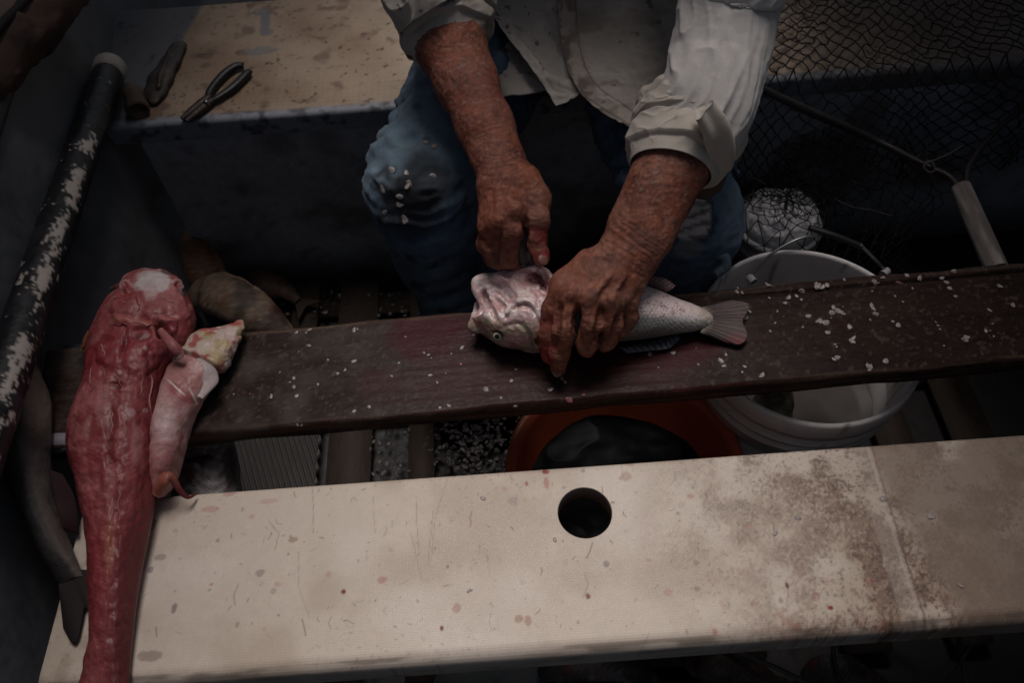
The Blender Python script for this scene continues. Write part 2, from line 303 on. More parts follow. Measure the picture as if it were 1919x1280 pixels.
def front_col(v):
    c = np.tile(np.array([.60, .515, .44]), (len(v), 1)); r = np.random.default_rng(5); x = v[:, 0]
    c = mix(c, (.47, .385, .31), .8*sst(.42, .75, fbm(v, 14, 4, 1))); c = mix(c, (.68, .60, .53), .6*sst(.5, .75, fbm(v, 9, 3, 2)))
    dr = sst(.12, .42, x+.25*(fbm(v, 6, 3, 4)-.5)); dn = fbm(v, (120, 120, 1), 4, 6); dn2 = fbm(v, (300, 260, 1), 3, 9); big = fbm(v, 16, 4, 12)
    mid = fbm(v, 38, 4, 13); c = mix(c, (.34, .235, .165), dr*sst(.40, .62, .5*big+.5*mid)*.8); c = mix(c, (.17, .105, .075), dr*sst(.46, .60, .45*dn2+.25*mid+.3*big)*.85); c = mix(c, (.085, .055, .042), dr*sst(.53, .62, fbm(v, (420, 420, 1), 2, 10)*.5+.3*mid+.2*dn)*.85)
    c = mix(c, (.235, .175, .135), sst(.40, .435, x+.012*(fbm(v, 30, 3, 8)-.5)-(.30-v[:, 1])*.22)*.85*sst(.2, .6, fbm(v, 20, 4, 14)+.2))
    c = mix(c, (.32, .07, .06), dr*sst(.5, .2, x)*sst(.60, .72, fbm(v, 70, 4, 15))*sst(.34, .24, v[:, 1])*.8)
    c = mix(c, (.3, .22, .16), .5*sst(-.36, -.5, x+.1*(fbm(v, 20, 3, 16)-.5))*sst(.4, .62, fbm(v, 60, 4, 17)))
    c = mix(c, (.25, .17, .13), .5*sst(.66, .76, fbm(v, (330, 330, 1), 2, 18))*sst(.4, .7, fbm(v, 10, 3, 19)))          # pits and specks
    # seam of an old repair, a paler strip
    for k, (off, w, cc, st) in enumerate(((-.010, .012, (.52, .45, .39), .28), (0, .0030, (.56, .49, .43), .4), (.0045, .0013, (.16, .12, .1), .6))):
        a, b = P(1628, 846, z=.42), P(1712, 1118, z=.42); t = np.clip((v[:, 1]-a[1])/(b[1]-a[1]), -1, 1.2); xs = a[0]+(b[0]-a[0])*t+off+.003*(fbm(v, 50, 2, 20)-.5)
        c = mix(c, cc, st*sst(w, w*.6, np.abs(x-xs)))
    for k in range(150):
        px, py = r.uniform(230, 1640), r.uniform(870, 1190); ln = r.exponential(9)+3; an = r.choice([r.normal(1.35, .5), r.uniform(0, 3.1)]); c = scratch(v, c, px, py, ln*math.cos(an), ln*math.sin(an), (.13, .10, .08), r.uniform(.25, .8), r.uniform(.0004, .0007), r.normal(0, .12))
    for px, py, dx, dy in ((838, 900, -30, 150), (812, 960, -10, 100), (770, 1000, 22, 90), (700, 930, 4, 70), (780, 930, 6, 110), (905, 1020, 14, 60), (560, 1040, 20, 120), (585, 905, 2, 95), (920, 1150, 2, 35), (1395, 1000, 16, 70), (1165, 866, 2, 30), (1345, 930, 12, 40)):
        c = scratch(v, c, px, py, dx, dy, (.24, .19, .155), r.uniform(.3, .6), .0005, r.normal(0, .06))
    for k in range(210):
        px, py = r.uniform(260, 1900), r.uniform(850, 1185); q = r.random(); cc = (.25, .19, .15) if q < .5 else ((.42, .2, .17) if q < .85 else (.13, .1, .09)); s_ = r.exponential(1.1)+1.2; c = spots(v, c, [(px, py, s_*r.uniform(.7, 1.6), s_, cc, r.uniform(.25, .75))])
    for k in range(22): c = spots(v, c, [(r.uniform(700, 1400), r.uniform(860, 1100), r.uniform(4, 9), r.uniform(3, 7), (.42, .34, .30), r.uniform(.25, .5))])
    c = spots(v, c, [(644, 1110, 5, 4.5, (.16, .01, .012), 1), (1102, 1118, 4, 4, (.18, .012, .012), .95), (828, 1178, 3, 4, (.16, .01, .012), .95), (1023, 884, 7, 5, (.26, .03, .03), .9), (987, 906, 4, 5, (.28, .05, .04), .8), (1024, 905, 5, 12, (.42, .16, .13), .7), (962, 940, 11, 9, (.36, .27, .24), .7),
        (946, 917, 6, 5, (.45, .27, .2), .6), (1557, 1140, 5, 4, (.2, .01, .012), 1), (1475, 1098, 3, 5, (.08, .03, .03), .9), (395, 955, 19, 6, (.46, .22, .2), .5), (503, 940, 24, 5, (.47, .24, .22), .45), (430, 925, 14, 7, (.44, .2, .19), .5), (326, 1141, 5, 8, (.14, .12, .12), .7), (284, 985, 7, 12, (.14, .11, .11), .6), (300, 1045, 12, 6, (.17, .13, .12), .5), (282, 1068, 6, 6, (.14, .11, .11), .6),
        (550, 1012, 10, 5, (.3, .2, .12), .7), (990, 1165, 7, 8, (.36, .2, .15), .7), (973, 1160, 8, 6, (.36, .19, .14), .7), (856, 1140, 9, 9, (.4, .24, .18), .7), (1137, 1058, 6, 6, (.2, .17, .15), .7), (1083, 975, 5, 6, (.3, .2, .15), .6), (280, 1230, 26, 8, (.2, .15, .12), .6), (1172, 893, 12, 9, (.38, .22, .18), .55), (1180, 868, 10, 6, (.4, .2, .15), .5)])
    edge = (v[:, 2] < .412) & (v[:, 1] < .3); n_ = fbm(v, (26, 26, 140), 4, 23)                                       # grime where hands and knees rub
    c = mix(c, (.22, .17, .135), edge*.5*sst(.55, .72, n_)); c = mix(c, (.09, .065, .05), .6*sst(.005, .002, np.abs(v[:, 1]-.2085-.003*(fbm(v, 18, 2, 24)-.5)))*sst(.45, .62, fbm(v, (18, 60, 60), 4, 25)))
    return c
mf = weave(mat('cream_gelcoat', None, .5, var=[(90, .05), (500, .07)], bump=[(700, .25)], spec=.4), 120, .25, .0004)
Y0F, Y1F = .203, .4125
fb = bench('front_bench', -.508, 1.10, Y0F, Y1F, .42, .045, .00125, front_col, mf, HOLE)
v, f = lathe([(.0311, .4198), (.0305, .4202), (.0302, .418), (.0302, .392), (.0325, .392)], (HOLE[0], HOLE[1], 0), 96); obj('drain_rim', v, f, mat('gelcoat_edge', (.3, .25, .21), .6, var=[(60, .2)]), boat)
for x in (-.40, .85): obj('bench_support', *box((x, .31, .19), .03, .14, .36), mat('dark_paint', (.04, .042, .05), .6, var=[(20, .2)]), boat)
for x0, x1 in ((-.615, -.535), (1.105, 1.19)): obj('side_ledge', *box(((x0+x1)/2, .56+.1*(x0 > 0), .411), x1-x0, .16, .024), mat('dark_paint'), boat)
def rear_col(v):
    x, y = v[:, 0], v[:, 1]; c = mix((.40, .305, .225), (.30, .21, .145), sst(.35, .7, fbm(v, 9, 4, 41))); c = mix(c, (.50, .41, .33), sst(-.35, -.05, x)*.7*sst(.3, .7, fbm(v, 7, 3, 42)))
    c = mix(c, (.16, .105, .075), .75*sst(.55, .72, fbm(v, 34, 4, 43))); c = mix(c, (.08, .055, .04), .8*sst(.66, .74, fbm(v, 120, 3, 44)))
    dot = (np.sin(x*2*math.pi/.0062)*np.sin(y*2*math.pi/.0062)); c = c*(1-.22*np.clip(dot, 0, 1)*sst(1.32, 1.12, y))[:, None]
    g = mix((.10, .105, .12), (.15, .155, .17), fbm(v, 12, 4, 45)); g = mix(g, (.04, .04, .04), .7*sst(.62, .75, fbm(v, 60, 3, 46)))
    bx = P(352, 60, z=.42)[0]+(y-1.35)*.18; m_ = sst(bx+.006, bx-.006, x+.006*(fbm(v, 60, 3, 47)-.5)); c = mix(c, g, m_)
    e = sst(.016, .006, y-1.086+.005*(fbm(v, 40, 3, 48)-.5)); c = mix(c, mix((.26, .28, .32), (.10, .10, .11), sst(.5, .7, fbm(v, 60, 4, 52))), e)
    for (px, py, rx, ry, st) in ((497, 42, 10, 22, .85), (490, 22, 16, 8, .6), (492, 95, 30, 9, .6), (505, 60, 8, 7, .7)):
        q = P(px, py, z=.42); d = np.hypot((x-q[0])/(rx/1000), (y-q[1])/(ry/640))+.9*(fbm(v, 90, 3, px)-.5); c = mix(c, (.17, .185, .21), st*sst(1.1, .8, d))
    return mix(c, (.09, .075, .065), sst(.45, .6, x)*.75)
mr_ = mat('worn_nonslip', None, .6, var=[(80, .08), (420, .12)], bump=[(600, .3)], spec=.35)
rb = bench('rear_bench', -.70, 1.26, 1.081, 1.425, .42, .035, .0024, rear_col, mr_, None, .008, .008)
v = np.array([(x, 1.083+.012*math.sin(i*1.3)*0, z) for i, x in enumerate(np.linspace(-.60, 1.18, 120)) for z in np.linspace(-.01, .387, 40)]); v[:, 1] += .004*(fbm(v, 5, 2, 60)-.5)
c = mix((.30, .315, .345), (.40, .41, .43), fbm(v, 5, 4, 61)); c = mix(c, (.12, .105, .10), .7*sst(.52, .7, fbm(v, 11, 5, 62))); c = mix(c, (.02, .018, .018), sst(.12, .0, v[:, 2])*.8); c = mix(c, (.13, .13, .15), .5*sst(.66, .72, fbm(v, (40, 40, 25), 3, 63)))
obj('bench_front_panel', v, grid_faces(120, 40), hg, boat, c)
# floor boards inside the boat
fl = empty('duckboard', (0, .6, .0)); tag(fl, 'dirty wooden duckboard of dark slats on the boat floor', 'duckboard')
mw = mat('rotten_wood', None, .75, var=[(30, .3), (220, .25)], bump=[(90, .4), (400, .3)], stretch=(6, 1, 1))
for px, wd in ((654, .076), (789, .045), (540, .05), (1010, .05), (1180, .07), (1320, .06), (1520, .07), (1690, .06), (1840, .07)):
    q = P(px, 850, z=.03); v, f = box((q[0], .66, .022), wd, .78, .018, rng.normal(0, .006), .003); v = np.array(v)
    obj('slat', v, f, mw, fl, mix((.07, .045, .03), (.035, .025, .02), fbm(v, 12, 3, px)))
for y in (.4, .75, 1.0):
    v, f = box((.12, y, .004), 1.25, .05, .018, 0, .003); obj('batten', v, f, mw, fl, np.tile((.04, .028, .02), (len(v), 1)))
# ridged rubber mat
q0, q1 = P(440, 850, z=.04), P(600, 850, z=.04); nx, ny = 90, 60; X, Y = np.meshgrid(np.linspace(q0[0], q1[0]-.004, nx*2), np.linspace(.44, .80, ny*3), indexing='ij')
v = np.stack([X, Y, .047+.0025*np.sin((X*.94+Y*.34)*2*math.pi/.009)*np.ones_like(X)], -1).reshape(-1, 3); c = mix((.055, .052, .05), (.10, .095, .085), fbm(v, 20, 3, 70)*sst(.046, .05, v[:, 2]))
o = obj('rubber_mat', v, grid_faces(nx*2, ny*3), mat('mat_rubber', None, .6, var=[(40, .2)]), None, c); md = o.modifiers.new('t', 'SOLIDIFY'); md.thickness = .008; md.offset = -1
tag(o, 'grey ridged rubber mat under the plank beside the slats', 'mat')
# ------------------------------------------------------------------ the cutting plank
pa, pb = P(58, 746, z=.45), P(2625, 513, z=.45); pl = np.linalg.norm((pb-pa)[:2])+.0; ang = math.atan2(pb[1]-pa[1], pb[0]-pa[0]); px_ = V3([math.cos(ang), math.sin(ang), 0]); py_ = V3([-math.sin(ang), math.cos(ang), 0])
PW, PTH, PZ = .146, .026, .450
def plank_profile():
    h, r = PW/2, .005; q = [(-h+r*(1-math.cos(t)), -r+r*math.sin(t)) for t in np.linspace(0, math.pi/2, 5)]
    q += [(y, 0) for y in np.linspace(-h+r+.002, h-r-.002, 66)]+[(h-r+r*math.sin(t), -r+r*math.cos(t)) for t in np.linspace(0, math.pi/2, 5)]
    q += [(h, z) for z in np.linspace(-r-.004, -PTH, 6)]+[(y, -PTH) for y in np.linspace(h-.02, -h+.02, 8)]+[(-h, z) for z in np.linspace(-PTH, -r-.004, 6)]; return np.array(q)
pp = plank_profile(); ns_ = 800; t_ = np.linspace(0, pl, ns_); v = (pa-V3([0, 0, pa[2]-PZ]))[None, None]+t_[:, None, None]*px_+pp[None, :, 0, None]*py_+pp[None, :, 1, None]*V3([0, 0, 1])
tt = np.repeat(t_[:, None], len(pp), 1).ravel(); ww = np.repeat(pp[None, :, 0], ns_, 0).ravel(); v = v.reshape(-1, 3); top = v[:, 2] > PZ-.004
gr = fbm(np.stack([tt*4, ww*160, v[:, 2]*160], 1), 1, 4, 80); gr2 = fbm(np.stack([tt*9, ww*420, v[:, 2]*300], 1), 1, 3, 81); side = np.abs(ww) > PW/2-.006
v[:, 2] += .0010*(gr-.5)*top+.0022*(fbm(v, 16, 3, 77)-.5)*top; edgew = fbm(np.stack([tt*14, ww*0, v[:, 2]*40], 1), 1, 4, 82); v += (np.sign(ww)*side*(edgew-.5)*.006)[:, None]*py_
crk = np.exp(-((ww-.0575-.003*(fbm(np.stack([tt*6, tt*0, tt*0], 1), 1, 3, 74)-.5))/.0016)**2)*sst(.82, .95, tt)*sst(.25, .45, fbm(np.stack([tt*5, tt*0, tt*0], 1), 1, 2, 75)); v[:, 2] -= .006*crk*top
c = mix((.015, .0075, .0062), (.032, .0165, .0130), sst(.2, .8, gr*.5+.5*fbm(v, 24, 4, 79))); c = mix(c, (.013, .008, .007), .7*sst(.56, .72, gr2*.6+.4*gr)); c = mix(c, (.062, .038, .031), .6*sst(.5, .75, fbm(v, 9, 5, 83))*sst(.3, .7, gr2)); c = mix(c, (.10, .075, .065), .5*sst(.64, .74, fbm(v, 220, 3, 78)))
lft = sst(.62, .2, tt); c = mix(c, (.085, .070, .064), .6*lft*sst(.35, .7, fbm(v, 30, 4, 76))); c = mix(c, (.085, .05, .035), .7*side*sst(.4, .7, gr2))
def stain(cx, cy, rx, ry, cc, st, sd_):
    global c
    q = P(cx, cy, z=PZ)-(pa); a, b = q@px_, q@py_; d = np.hypot((tt-a)/rx, (ww-b)/ry)+1.1*(fbm(v, 30, 4, sd_)-.5); c = mix(c, cc, st*sst(1.1, .55, d)*top)
stain(800, 625, .05, .05, (.048, .005, .010), .9, 84); stain(850, 620, .09, .035, (.045, .006, .010), .8, 85); stain(880, 700, .16, .035, (.05, .018, .02), .6, 86); stain(1240, 660, .1, .03, (.05, .010, .014), .8, 87); stain(1050, 720, .2, .04, (.036, .011, .012), .6, 88); stain(1330, 745, .09, .02, (.08, .014, .013), .6, 89); stain(1180, 650, .12, .05, (.05, .008, .01), .6, 90)
c = mix(c, (.006, .004, .004), .9*crk*top); c = mix(c, (.11, .075, .055), .7*sst(.062, .069, ww)*top*sst(.4, .65, gr2))
plank = obj('cutting_plank', v, grid_faces(ns_, len(pp), True), mat('wet_wood', None, .46, var=[(30, .15), (300, .3)], bump=[(420, .3), (90, .25)], spec=.12, stretch=(.55, 1, 1)), None, c)
tag(plank, 'long dark wet wooden plank used as a cutting board', 'plank')
# ------------------------------------------------------------------ the fisherman
man = empty('person', (.12, 1.2, .0)); tag(man, 'person in a cream shirt and torn blue jeans, cutting a fish on the plank', 'person')
SKIN = mat('skin', None, .56, var=[(70, .12), (260, .18), (800, .25)], bump=[(160, .35), (520, .6), (1300, .5)], spec=.28, sss=.05)
n_ = SKIN.node_tree.nodes; vo = n_.new('ShaderNodeTexVoronoi'); vo.feature = 'DISTANCE_TO_EDGE'; vo.inputs['Scale'].default_value = 760; SKIN.node_tree.links.new(n_['Mapping'].outputs[0], vo.inputs['Vector']); b2 = n_.new('ShaderNodeBump'); b2.inputs['Strength'].default_value = .32; b2.inputs['Distance'].default_value = .0009; mr2 = n_.new('ShaderNodeMapRange'); mr2.inputs[2].default_value = .25; SKIN.node_tree.links.new(vo.outputs['Distance'], mr2.inputs[0]); SKIN.node_tree.links.new(mr2.outputs[0], b2.inputs['Height']); SKIN.node_tree.links.new(n_['Principled BSDF'].inputs['Normal'].links[0].from_socket, b2.inputs['Normal']); SKIN.node_tree.links.new(b2.outputs[0], n_['Principled BSDF'].inputs['Normal'])
# joints: photo place and height above the floor
eR, wR = P(780, -70, z=.70), P(938, 305, z=.602); shR = V3([-.07, 1.19, 1.0]); eL, wL = P(1362, 95, z=.68), P(1186, 462, z=.572); shL = V3([.33, 1.19, 1.0])
A = SDF((-.17, .48, .43), (.31, 1.06, .78), .0019)
nR = np.cross(wR-eR, [1, 0, 0]); nR = unit(nR if nR[2] > 0 else -nR); cR = unit(CAMP-(wR)); cL = unit(CAMP-wL)
def along(a, b, t): return a+(b-a)*t
# right arm (left in the photo): forearm full near the elbow, flat at the wrist
for a, b, ra, rb in ((-.1, .22, .044, .0465), (.22, .42, .0465, .0425), (.42, .62, .0425, .0355), (.62, .82, .0355, .0315), (.82, 1.0, .0315, .0315)): A.cap(along(eR, wR, a), along(eR, wR, b), ra, rb, .02, cR, .86)
def px(x, y, z): return P(x, y, z=z)
# back of the right hand
mcpR = [px(984, 374, .588), px(961, 397, .595), px(935, 414, .591), px(917, 424, .579)]
for m_, r_ in zip(mcpR, (.0170, .0172, .0165, .0145)): A.cap(along(wR, m_, .06), m_, .0235, r_, .010, cR, .72)
A.cap(px(934, 345, .602), px(963, 350, .600), .0225, .0225, .012, cR, .75)
def finger(pts, rs, k=.0025):
    A.chain(pts, rs, k, sm=0)
    for q, r in list(zip(pts, rs))[1:-1]: A.ell(q+V3([0, -.001, .0016]), (r*1.05,)*3, None, .004)
R_F = [[mcpR[0], px(956, 434, .582), px(950, 482, .545), px(966, 494, .527)], [mcpR[1], px(936, 450, .570), px(936, 488, .533), px(962, 492, .520)],
       [mcpR[2], px(919, 460, .557), px(928, 486, .523), px(955, 490, .512)], [mcpR[3], px(910, 458, .546), px(922, 482, .517), px(946, 485, .508)]]
for pts, rs in zip(R_F, ((.0158, .0140, .0128, .0108), (.0148, .0128, .0115, .0105), (.0140, .0120, .0108, .0098), (.0125, .0106, .0096, .009))): finger(pts, rs)
# right thumb along the knife handle
A.chain([px(982, 338, .600), px(1002, 374, .587), px(1006, 414, .579)], (.0200, .0180, .0145), .010); A.chain([px(1006, 412, .579), px(1003, 446, .566), px(1014, 482, .553)], (.0138, .0126, .0100), .003)
A.ell(px(1007, 413, .581), (.0152,)*3, None, .005); A.ell(px(1004, 444, .567), (.0134,)*3, None, .004)
# left arm (right in the photo)
for a, b, ra, rb in ((-.1, .25, .046, .0475), (.25, .5, .0475, .0435), (.5, .72, .0435, .0365), (.72, .9, .0365, .0345), (.9, 1.03, .0345, .0335)): A.cap(along(eL, wL, a), along(eL, wL, b), ra, rb, .02, cL, .85)
mcpL = [px(1064, 556, .549), px(1106, 558, .556), px(1146, 562, .552), px(1175, 562, .540)]
for m_, r_ in zip(mcpL, (.0170, .0175, .0170, .0150)): A.cap(along(wL, m_, .05), m_, .026, r_, .011, cL, .68)
A.cap(px(1118, 512, .563), px(1152, 514, .563), .024, .024, .014, cL, .72)
L_F = [[mcpL[0], px(1056, 622, .530), px(1048, 664, .499), px(1046, 691, .4685)], [mcpL[1], px(1105, 612, .537), px(1100, 644, .511), px(1099, 654, .478)],
       [mcpL[2], px(1147, 608, .531), px(1138, 636, .507), px(1134, 645, .477)], [mcpL[3], px(1178, 594, .520), px(1166, 616, .500), px(1162, 624, .478)]]
for pts, rs in zip(L_F, ((.0145, .0128, .0115, .0094), (.0145, .0128, .0116, .0104), (.0138, .0120, .0110, .0098), (.0122, .0104, .0096, .0088))): finger(pts, rs)
# left thumb lies under the index, along the fish's throat
A.chain([px(1105, 500, .556), px(1062, 536, .545), px(1038, 580, .530)], (.0205, .0175, .0138), .009); A.chain([px(1038, 578, .530), px(1027, 628, .510), px(1027, 666, .486)], (.0130, .0118, .0092), .003); A.ell(px(1037, 580, .532), (.0142,)*3, None, .004)
# the clefts where fingers part
for pts in ([(1086, 572), (1082, 600), (1076, 640)], [(1127, 574), (1124, 600), (1119, 635)], [(1162, 576), (1160, 600), (1152, 630)], [(1052, 566), (1043, 600), (1038, 650)]): carve(A, pts, (.0015, .004, .004), .005, .001)
for pts in ([(984, 408), (984, 440), (990, 480)], [(938, 436), (930, 460), (930, 490)], [(924, 440), (914, 465)]): carve(A, pts, (.001, .0035, .003), .004, .001)
# raised cords and veins on the backs of the hands, wrist bones
for a, b in ((wR, mcpR[0]), (wR, mcpR[1]), (wR, mcpR[2])): A.chain([along(a, b, t)+cR*(.0175+.004*(1-t)) for t in (.25, .6, .95)], (.0038, .0034, .004), .006)
for a, b in ((wL, mcpL[0]), (wL, mcpL[1]), (wL, mcpL[2]), (wL, mcpL[3])): A.chain([along(a, b, t)+cL*(.0175+.004*(1-t)) for t in (.3, .6, .95)], (.0034, .0034, .004), .006)
A.ell(px(1226, 452, .578), (.012, .012, .011), None, .016); A.ell(px(905, 298, .606), (.011,)*3, None, .015); A.ell(px(1142, 478, .570), (.010,)*3, None, .014)
for q in (mcpR[:3]): A.ell(q+cR*.0065, (.0115,)*3, None, .005)
for q in mcpL[:3]: A.ell(q+cL*.0055, (.0118,)*3, None, .005)
va, fa = A.mesh(2); na = normals(va, fa)
dR, tR = seg_d(va, [eR, wR, px(955, 420, .59)]); dL, tL = seg_d(va, [eL, wL, px(1100, 570, .55)]); isL = dL < dR; tw = np.where(isL, tL, tR)
# creases: wrist lines, knuckle folds, and the small diamond net of old skin
dis = np.zeros(len(va)); wri = np.where(isL, np.exp(-((tL-.735)/.05)**2), np.exp(-((tR-.70)/.035)**2)); ph = np.where(isL, tL*(np.linalg.norm(eL-wL)*1.35), tR*np.linalg.norm(eR-wR)*1.4)
wv = np.sin((ph+.010*fbm(va, 40, 3, 100))*2*math.pi/.0050); dis -= .0008*wri*np.clip(wv, 0, 1)**3*sst(.3, .55, fbm(va, 50, 2, 99))
for pts in R_F+L_F:
    for q, w in ((pts[1], .009), (pts[2], .007)):
        d = np.linalg.norm(va-q, axis=1); ax_ = unit(pts[2]-pts[0]); s_ = (va-q)@ax_; dis -= .0008*np.exp(-(d/.017)**4)*np.clip(np.sin(s_*2*math.pi/.0042), 0, 1)**2
dis += .0016*(fbm(va, 90, 3, 101)-.5)+.0016*(fbm(va, 260, 3, 102)-.5)
vein = np.abs(fbm(va, 32, 2, 103)-.5); dis += .0007*np.exp(-(vein/.03)**2)*sst(.55, .8, tw)
PA = Paint(va, na); cre = np.zeros(len(va)); rg = np.random.default_rng(21)
for k in range(9):                                       # wrist folds of the left arm, then finer ones of the right
    o_ = k*9-34+rg.normal(0, 1.5); cre = np.maximum(cre, rg.uniform(.5, 1)*PA.l([(1140+o_*.45+rg.normal(0, 3), 432-o_*.87), (1180+o_*.45, 462-o_*.87+rg.normal(0, 3)), (1222+o_*.45+rg.normal(0, 5), 490-o_*.87)], 2.6, .3))
for k in range(6):
    o_ = k*8-20+rg.normal(0, 1.5); cre = np.maximum(cre, rg.uniform(.4, .8)*PA.l([(893, 306+o_), (930, 312+o_+rg.normal(0, 3)), (972, 296+o_)], 2.4, .3))
for q in [(1056, 622), (1105, 612), (1147, 608), (1048, 664), (956, 436), (1005, 446), (1007, 413)]:
    for k in (-8, -3, 2, 8): cre = np.maximum(cre, rg.uniform(.4, .9)*PA.l([(q[0]-14, q[1]+k+rg.normal(0, 2)), (q[0], q[1]+k+3), (q[0]+14, q[1]+k+rg.normal(0, 2))], 2.0, .3))
dis -= .0010*cre
va = va+na*dis[:, None]
ca = mix((.245, .076, .043), (.130, .038, .024), sst(.35, .65, fbm(va, 40, 4, 104))); ca = mix(ca, (.29, .135, .098), .6*sst(.5, .72, fbm(va, 22, 3, 105))); ca = mix(ca, (.065, .026, .02), .4*sst(.57, .68, fbm(va, 130, 3, 106))); ca = mix(ca, (.33, .15, .105), .5*sst(.56, .68, fbm(va, 300, 2, 112))); ca = mix(ca, (.24, .075, .055), .4*sst(.45, .7, fbm(va, 15, 2, 110)))
ca = mix(ca, (.055, .022, .018), .65*cre); ca = mix(ca, ca*.75, sst(.68, .74, fbm(va, 60, 2, 107))); hair = fbm(va, (330, 330, 110), 2, 108); ca = mix(ca, (.07, .036, .03), .55*sst(.55, .7, hair)*sst(.75, .55, tw)); ca = mix(ca, (.34, .24, .20), .35*sst(.62, .72, fbm(va, (110, 300, 300), 2, 109))*sst(.75, .55, tw))
def dab(p, rad, cc, st, sd_):
    global ca
    d = np.linalg.norm(va-p, axis=1)/rad+.9*(fbm(va, 120, 3, sd_)-.5); ca = mix(ca, cc, st*sst(1.1, .6, d))
dab(px(1012, 440, .57), .017, (.16, .012, .014), .75, 120); dab(px(1016, 478, .555), .014, (.22, .02, .025), .8, 121); dab(px(1026, 655, .495), .024, (.20, .018, .022), .8, 122); dab(px(1032, 600, .53), .013, (.2, .03, .03), .6, 123); dab(px(1112, 550, .57), .009, (.09, .05, .05), .6, 124); dab(px(1046, 694, .472), .006, (.34, .20, .165), .8, 125); dab(px(1017, 486, .558), .006, (.36, .2, .17), .7, 126); dab(px(950, 496, .54), .012, (.27, .09, .07), .5, 127)
# the rest of the body, coarser, under the clothes: joins the arms inside the sleeves
Bd = SDF((-.36, .40, .0), (.52, 1.48, 1.48), .011)
Bd.chain([(.13, 1.24, .52), (.13, 1.25, .75), (.13, 1.20, .95)], (.13, .12, .14), .05, (0, 1, 0), .75); Bd.chain([(-.05, 1.19, .98), (.31, 1.19, .98)], (.065, .065), .05)
Bd.chain([(.13, 1.18, 1.02), (.12, 1.11, 1.14)], (.058, .055), .03); Bd.ell((.12, 1.07, 1.24), (.078, .092, .105), np.array(Matrix.Rotation(math.radians(35), 3, 'X')), .03); Bd.ell((.12, 1.0, 1.19), (.055, .06, .065), None, .04)
Bd.cap((.12, .955, 1.20), (.12, .935, 1.165), .012, .017, .012); Bd.ell((.12, .965, 1.135), (.03, .02, .012), None, .01)
for s_ in (-1, 1): Bd.ell((.12+s_*.079, 1.07, 1.22), (.012, .022, .032), None, .01); Bd.ell((.12+s_*.033, .958, 1.215), (.014, .012, .012), None, .006, True); Bd.ell((.12+s_*.033, .966, 1.214), (.013,)*3, None, .003)
kneeR, kneeL = px(792, 352, .468), px(1284, 408, .440)
kR, kL = kneeR+V3([0, .03, -.02]), kneeL+V3([0, .03, -.02]); aR, aL = V3([kneeR[0]+.03, kneeR[1]+.07, .10]), V3([kneeL[0]-.005, kneeL[1]+.10, .10])
for hip, kn, an, sg in (((.05, 1.2, .52), kR, aR, -1), ((.21, 1.2, .52), kL, aL, 1)):
    Bd.chain([hip, kn], (.068, .045), .02); Bd.chain([kn, along(kn, an, .3), an], (.045, .045, .034), .02); Bd.cap(an+V3([0, .02, -.04]), an+V3([sg*.02, -.13, -.055]), .034, .03, .02)
for sh, e_ in ((shR, eR), (shL, eL)): Bd.chain([sh, e_], (.055, .046), .03)
for e_, w_ in ((eR, wR), (eL, wL)): Bd.cap(e_, along(e_, w_, .2), .046, .048, .01)
vb, fb_ = Bd.mesh(2); cb = mix((.19, .078, .054), (.13, .05, .038), fbm(vb, 30, 3, 111))
body = obj('body', np.vstack([va, vb]), np.vstack([fa, fb_+len(va)]), SKIN, man, np.vstack([ca, cb])); body.name = 'body'
for q, n_, r_ in ((px(1044, 697, .4755), V3([0, -.55, .6]), .0058), (px(1018, 487, .5595), V3([.25, -.4, .75]), .006)):
    n_ = unit(n_); v, f = lathe([(.0001, .0012), (.5, .0011), (.85, .0006), (1, -.0006)], (0, 0, 0), 20); v[:, :2] *= r_; v[:, 1] *= 1.15; v = v@np.array(Vector(n_).to_track_quat('Z', 'Y').to_matrix()).T+q; obj('fingernail', v, f, mat('nail', (.17, .075, .058), .45, var=[(300, .15)]), man)
v, f = lathe([(.098, 0), (.1, .012), (.093, .03), (.085, .075), (.06, .105), (.001, .115)], (0, 0, 0), 48, None, .05); R_ = np.array(Matrix.Rotation(math.radians(28), 3, 'X')); v[:, 1] *= 1.12; obj('cap', v@R_.T+V3([.12, 1.09, 1.275]), f, mat('cap_cloth', (.05, .06, .08), .9, var=[(80, .1)]), man)
v, f = tube([(.045, 1.0, 1.275), (.075, .94, 1.255), (.12, .92, 1.25), (.165, .94, 1.255), (.195, 1.0, 1.275)], .02, 10, 30, flat=.25); obj('cap_brim', v, f, mat('cap_cloth'), man)
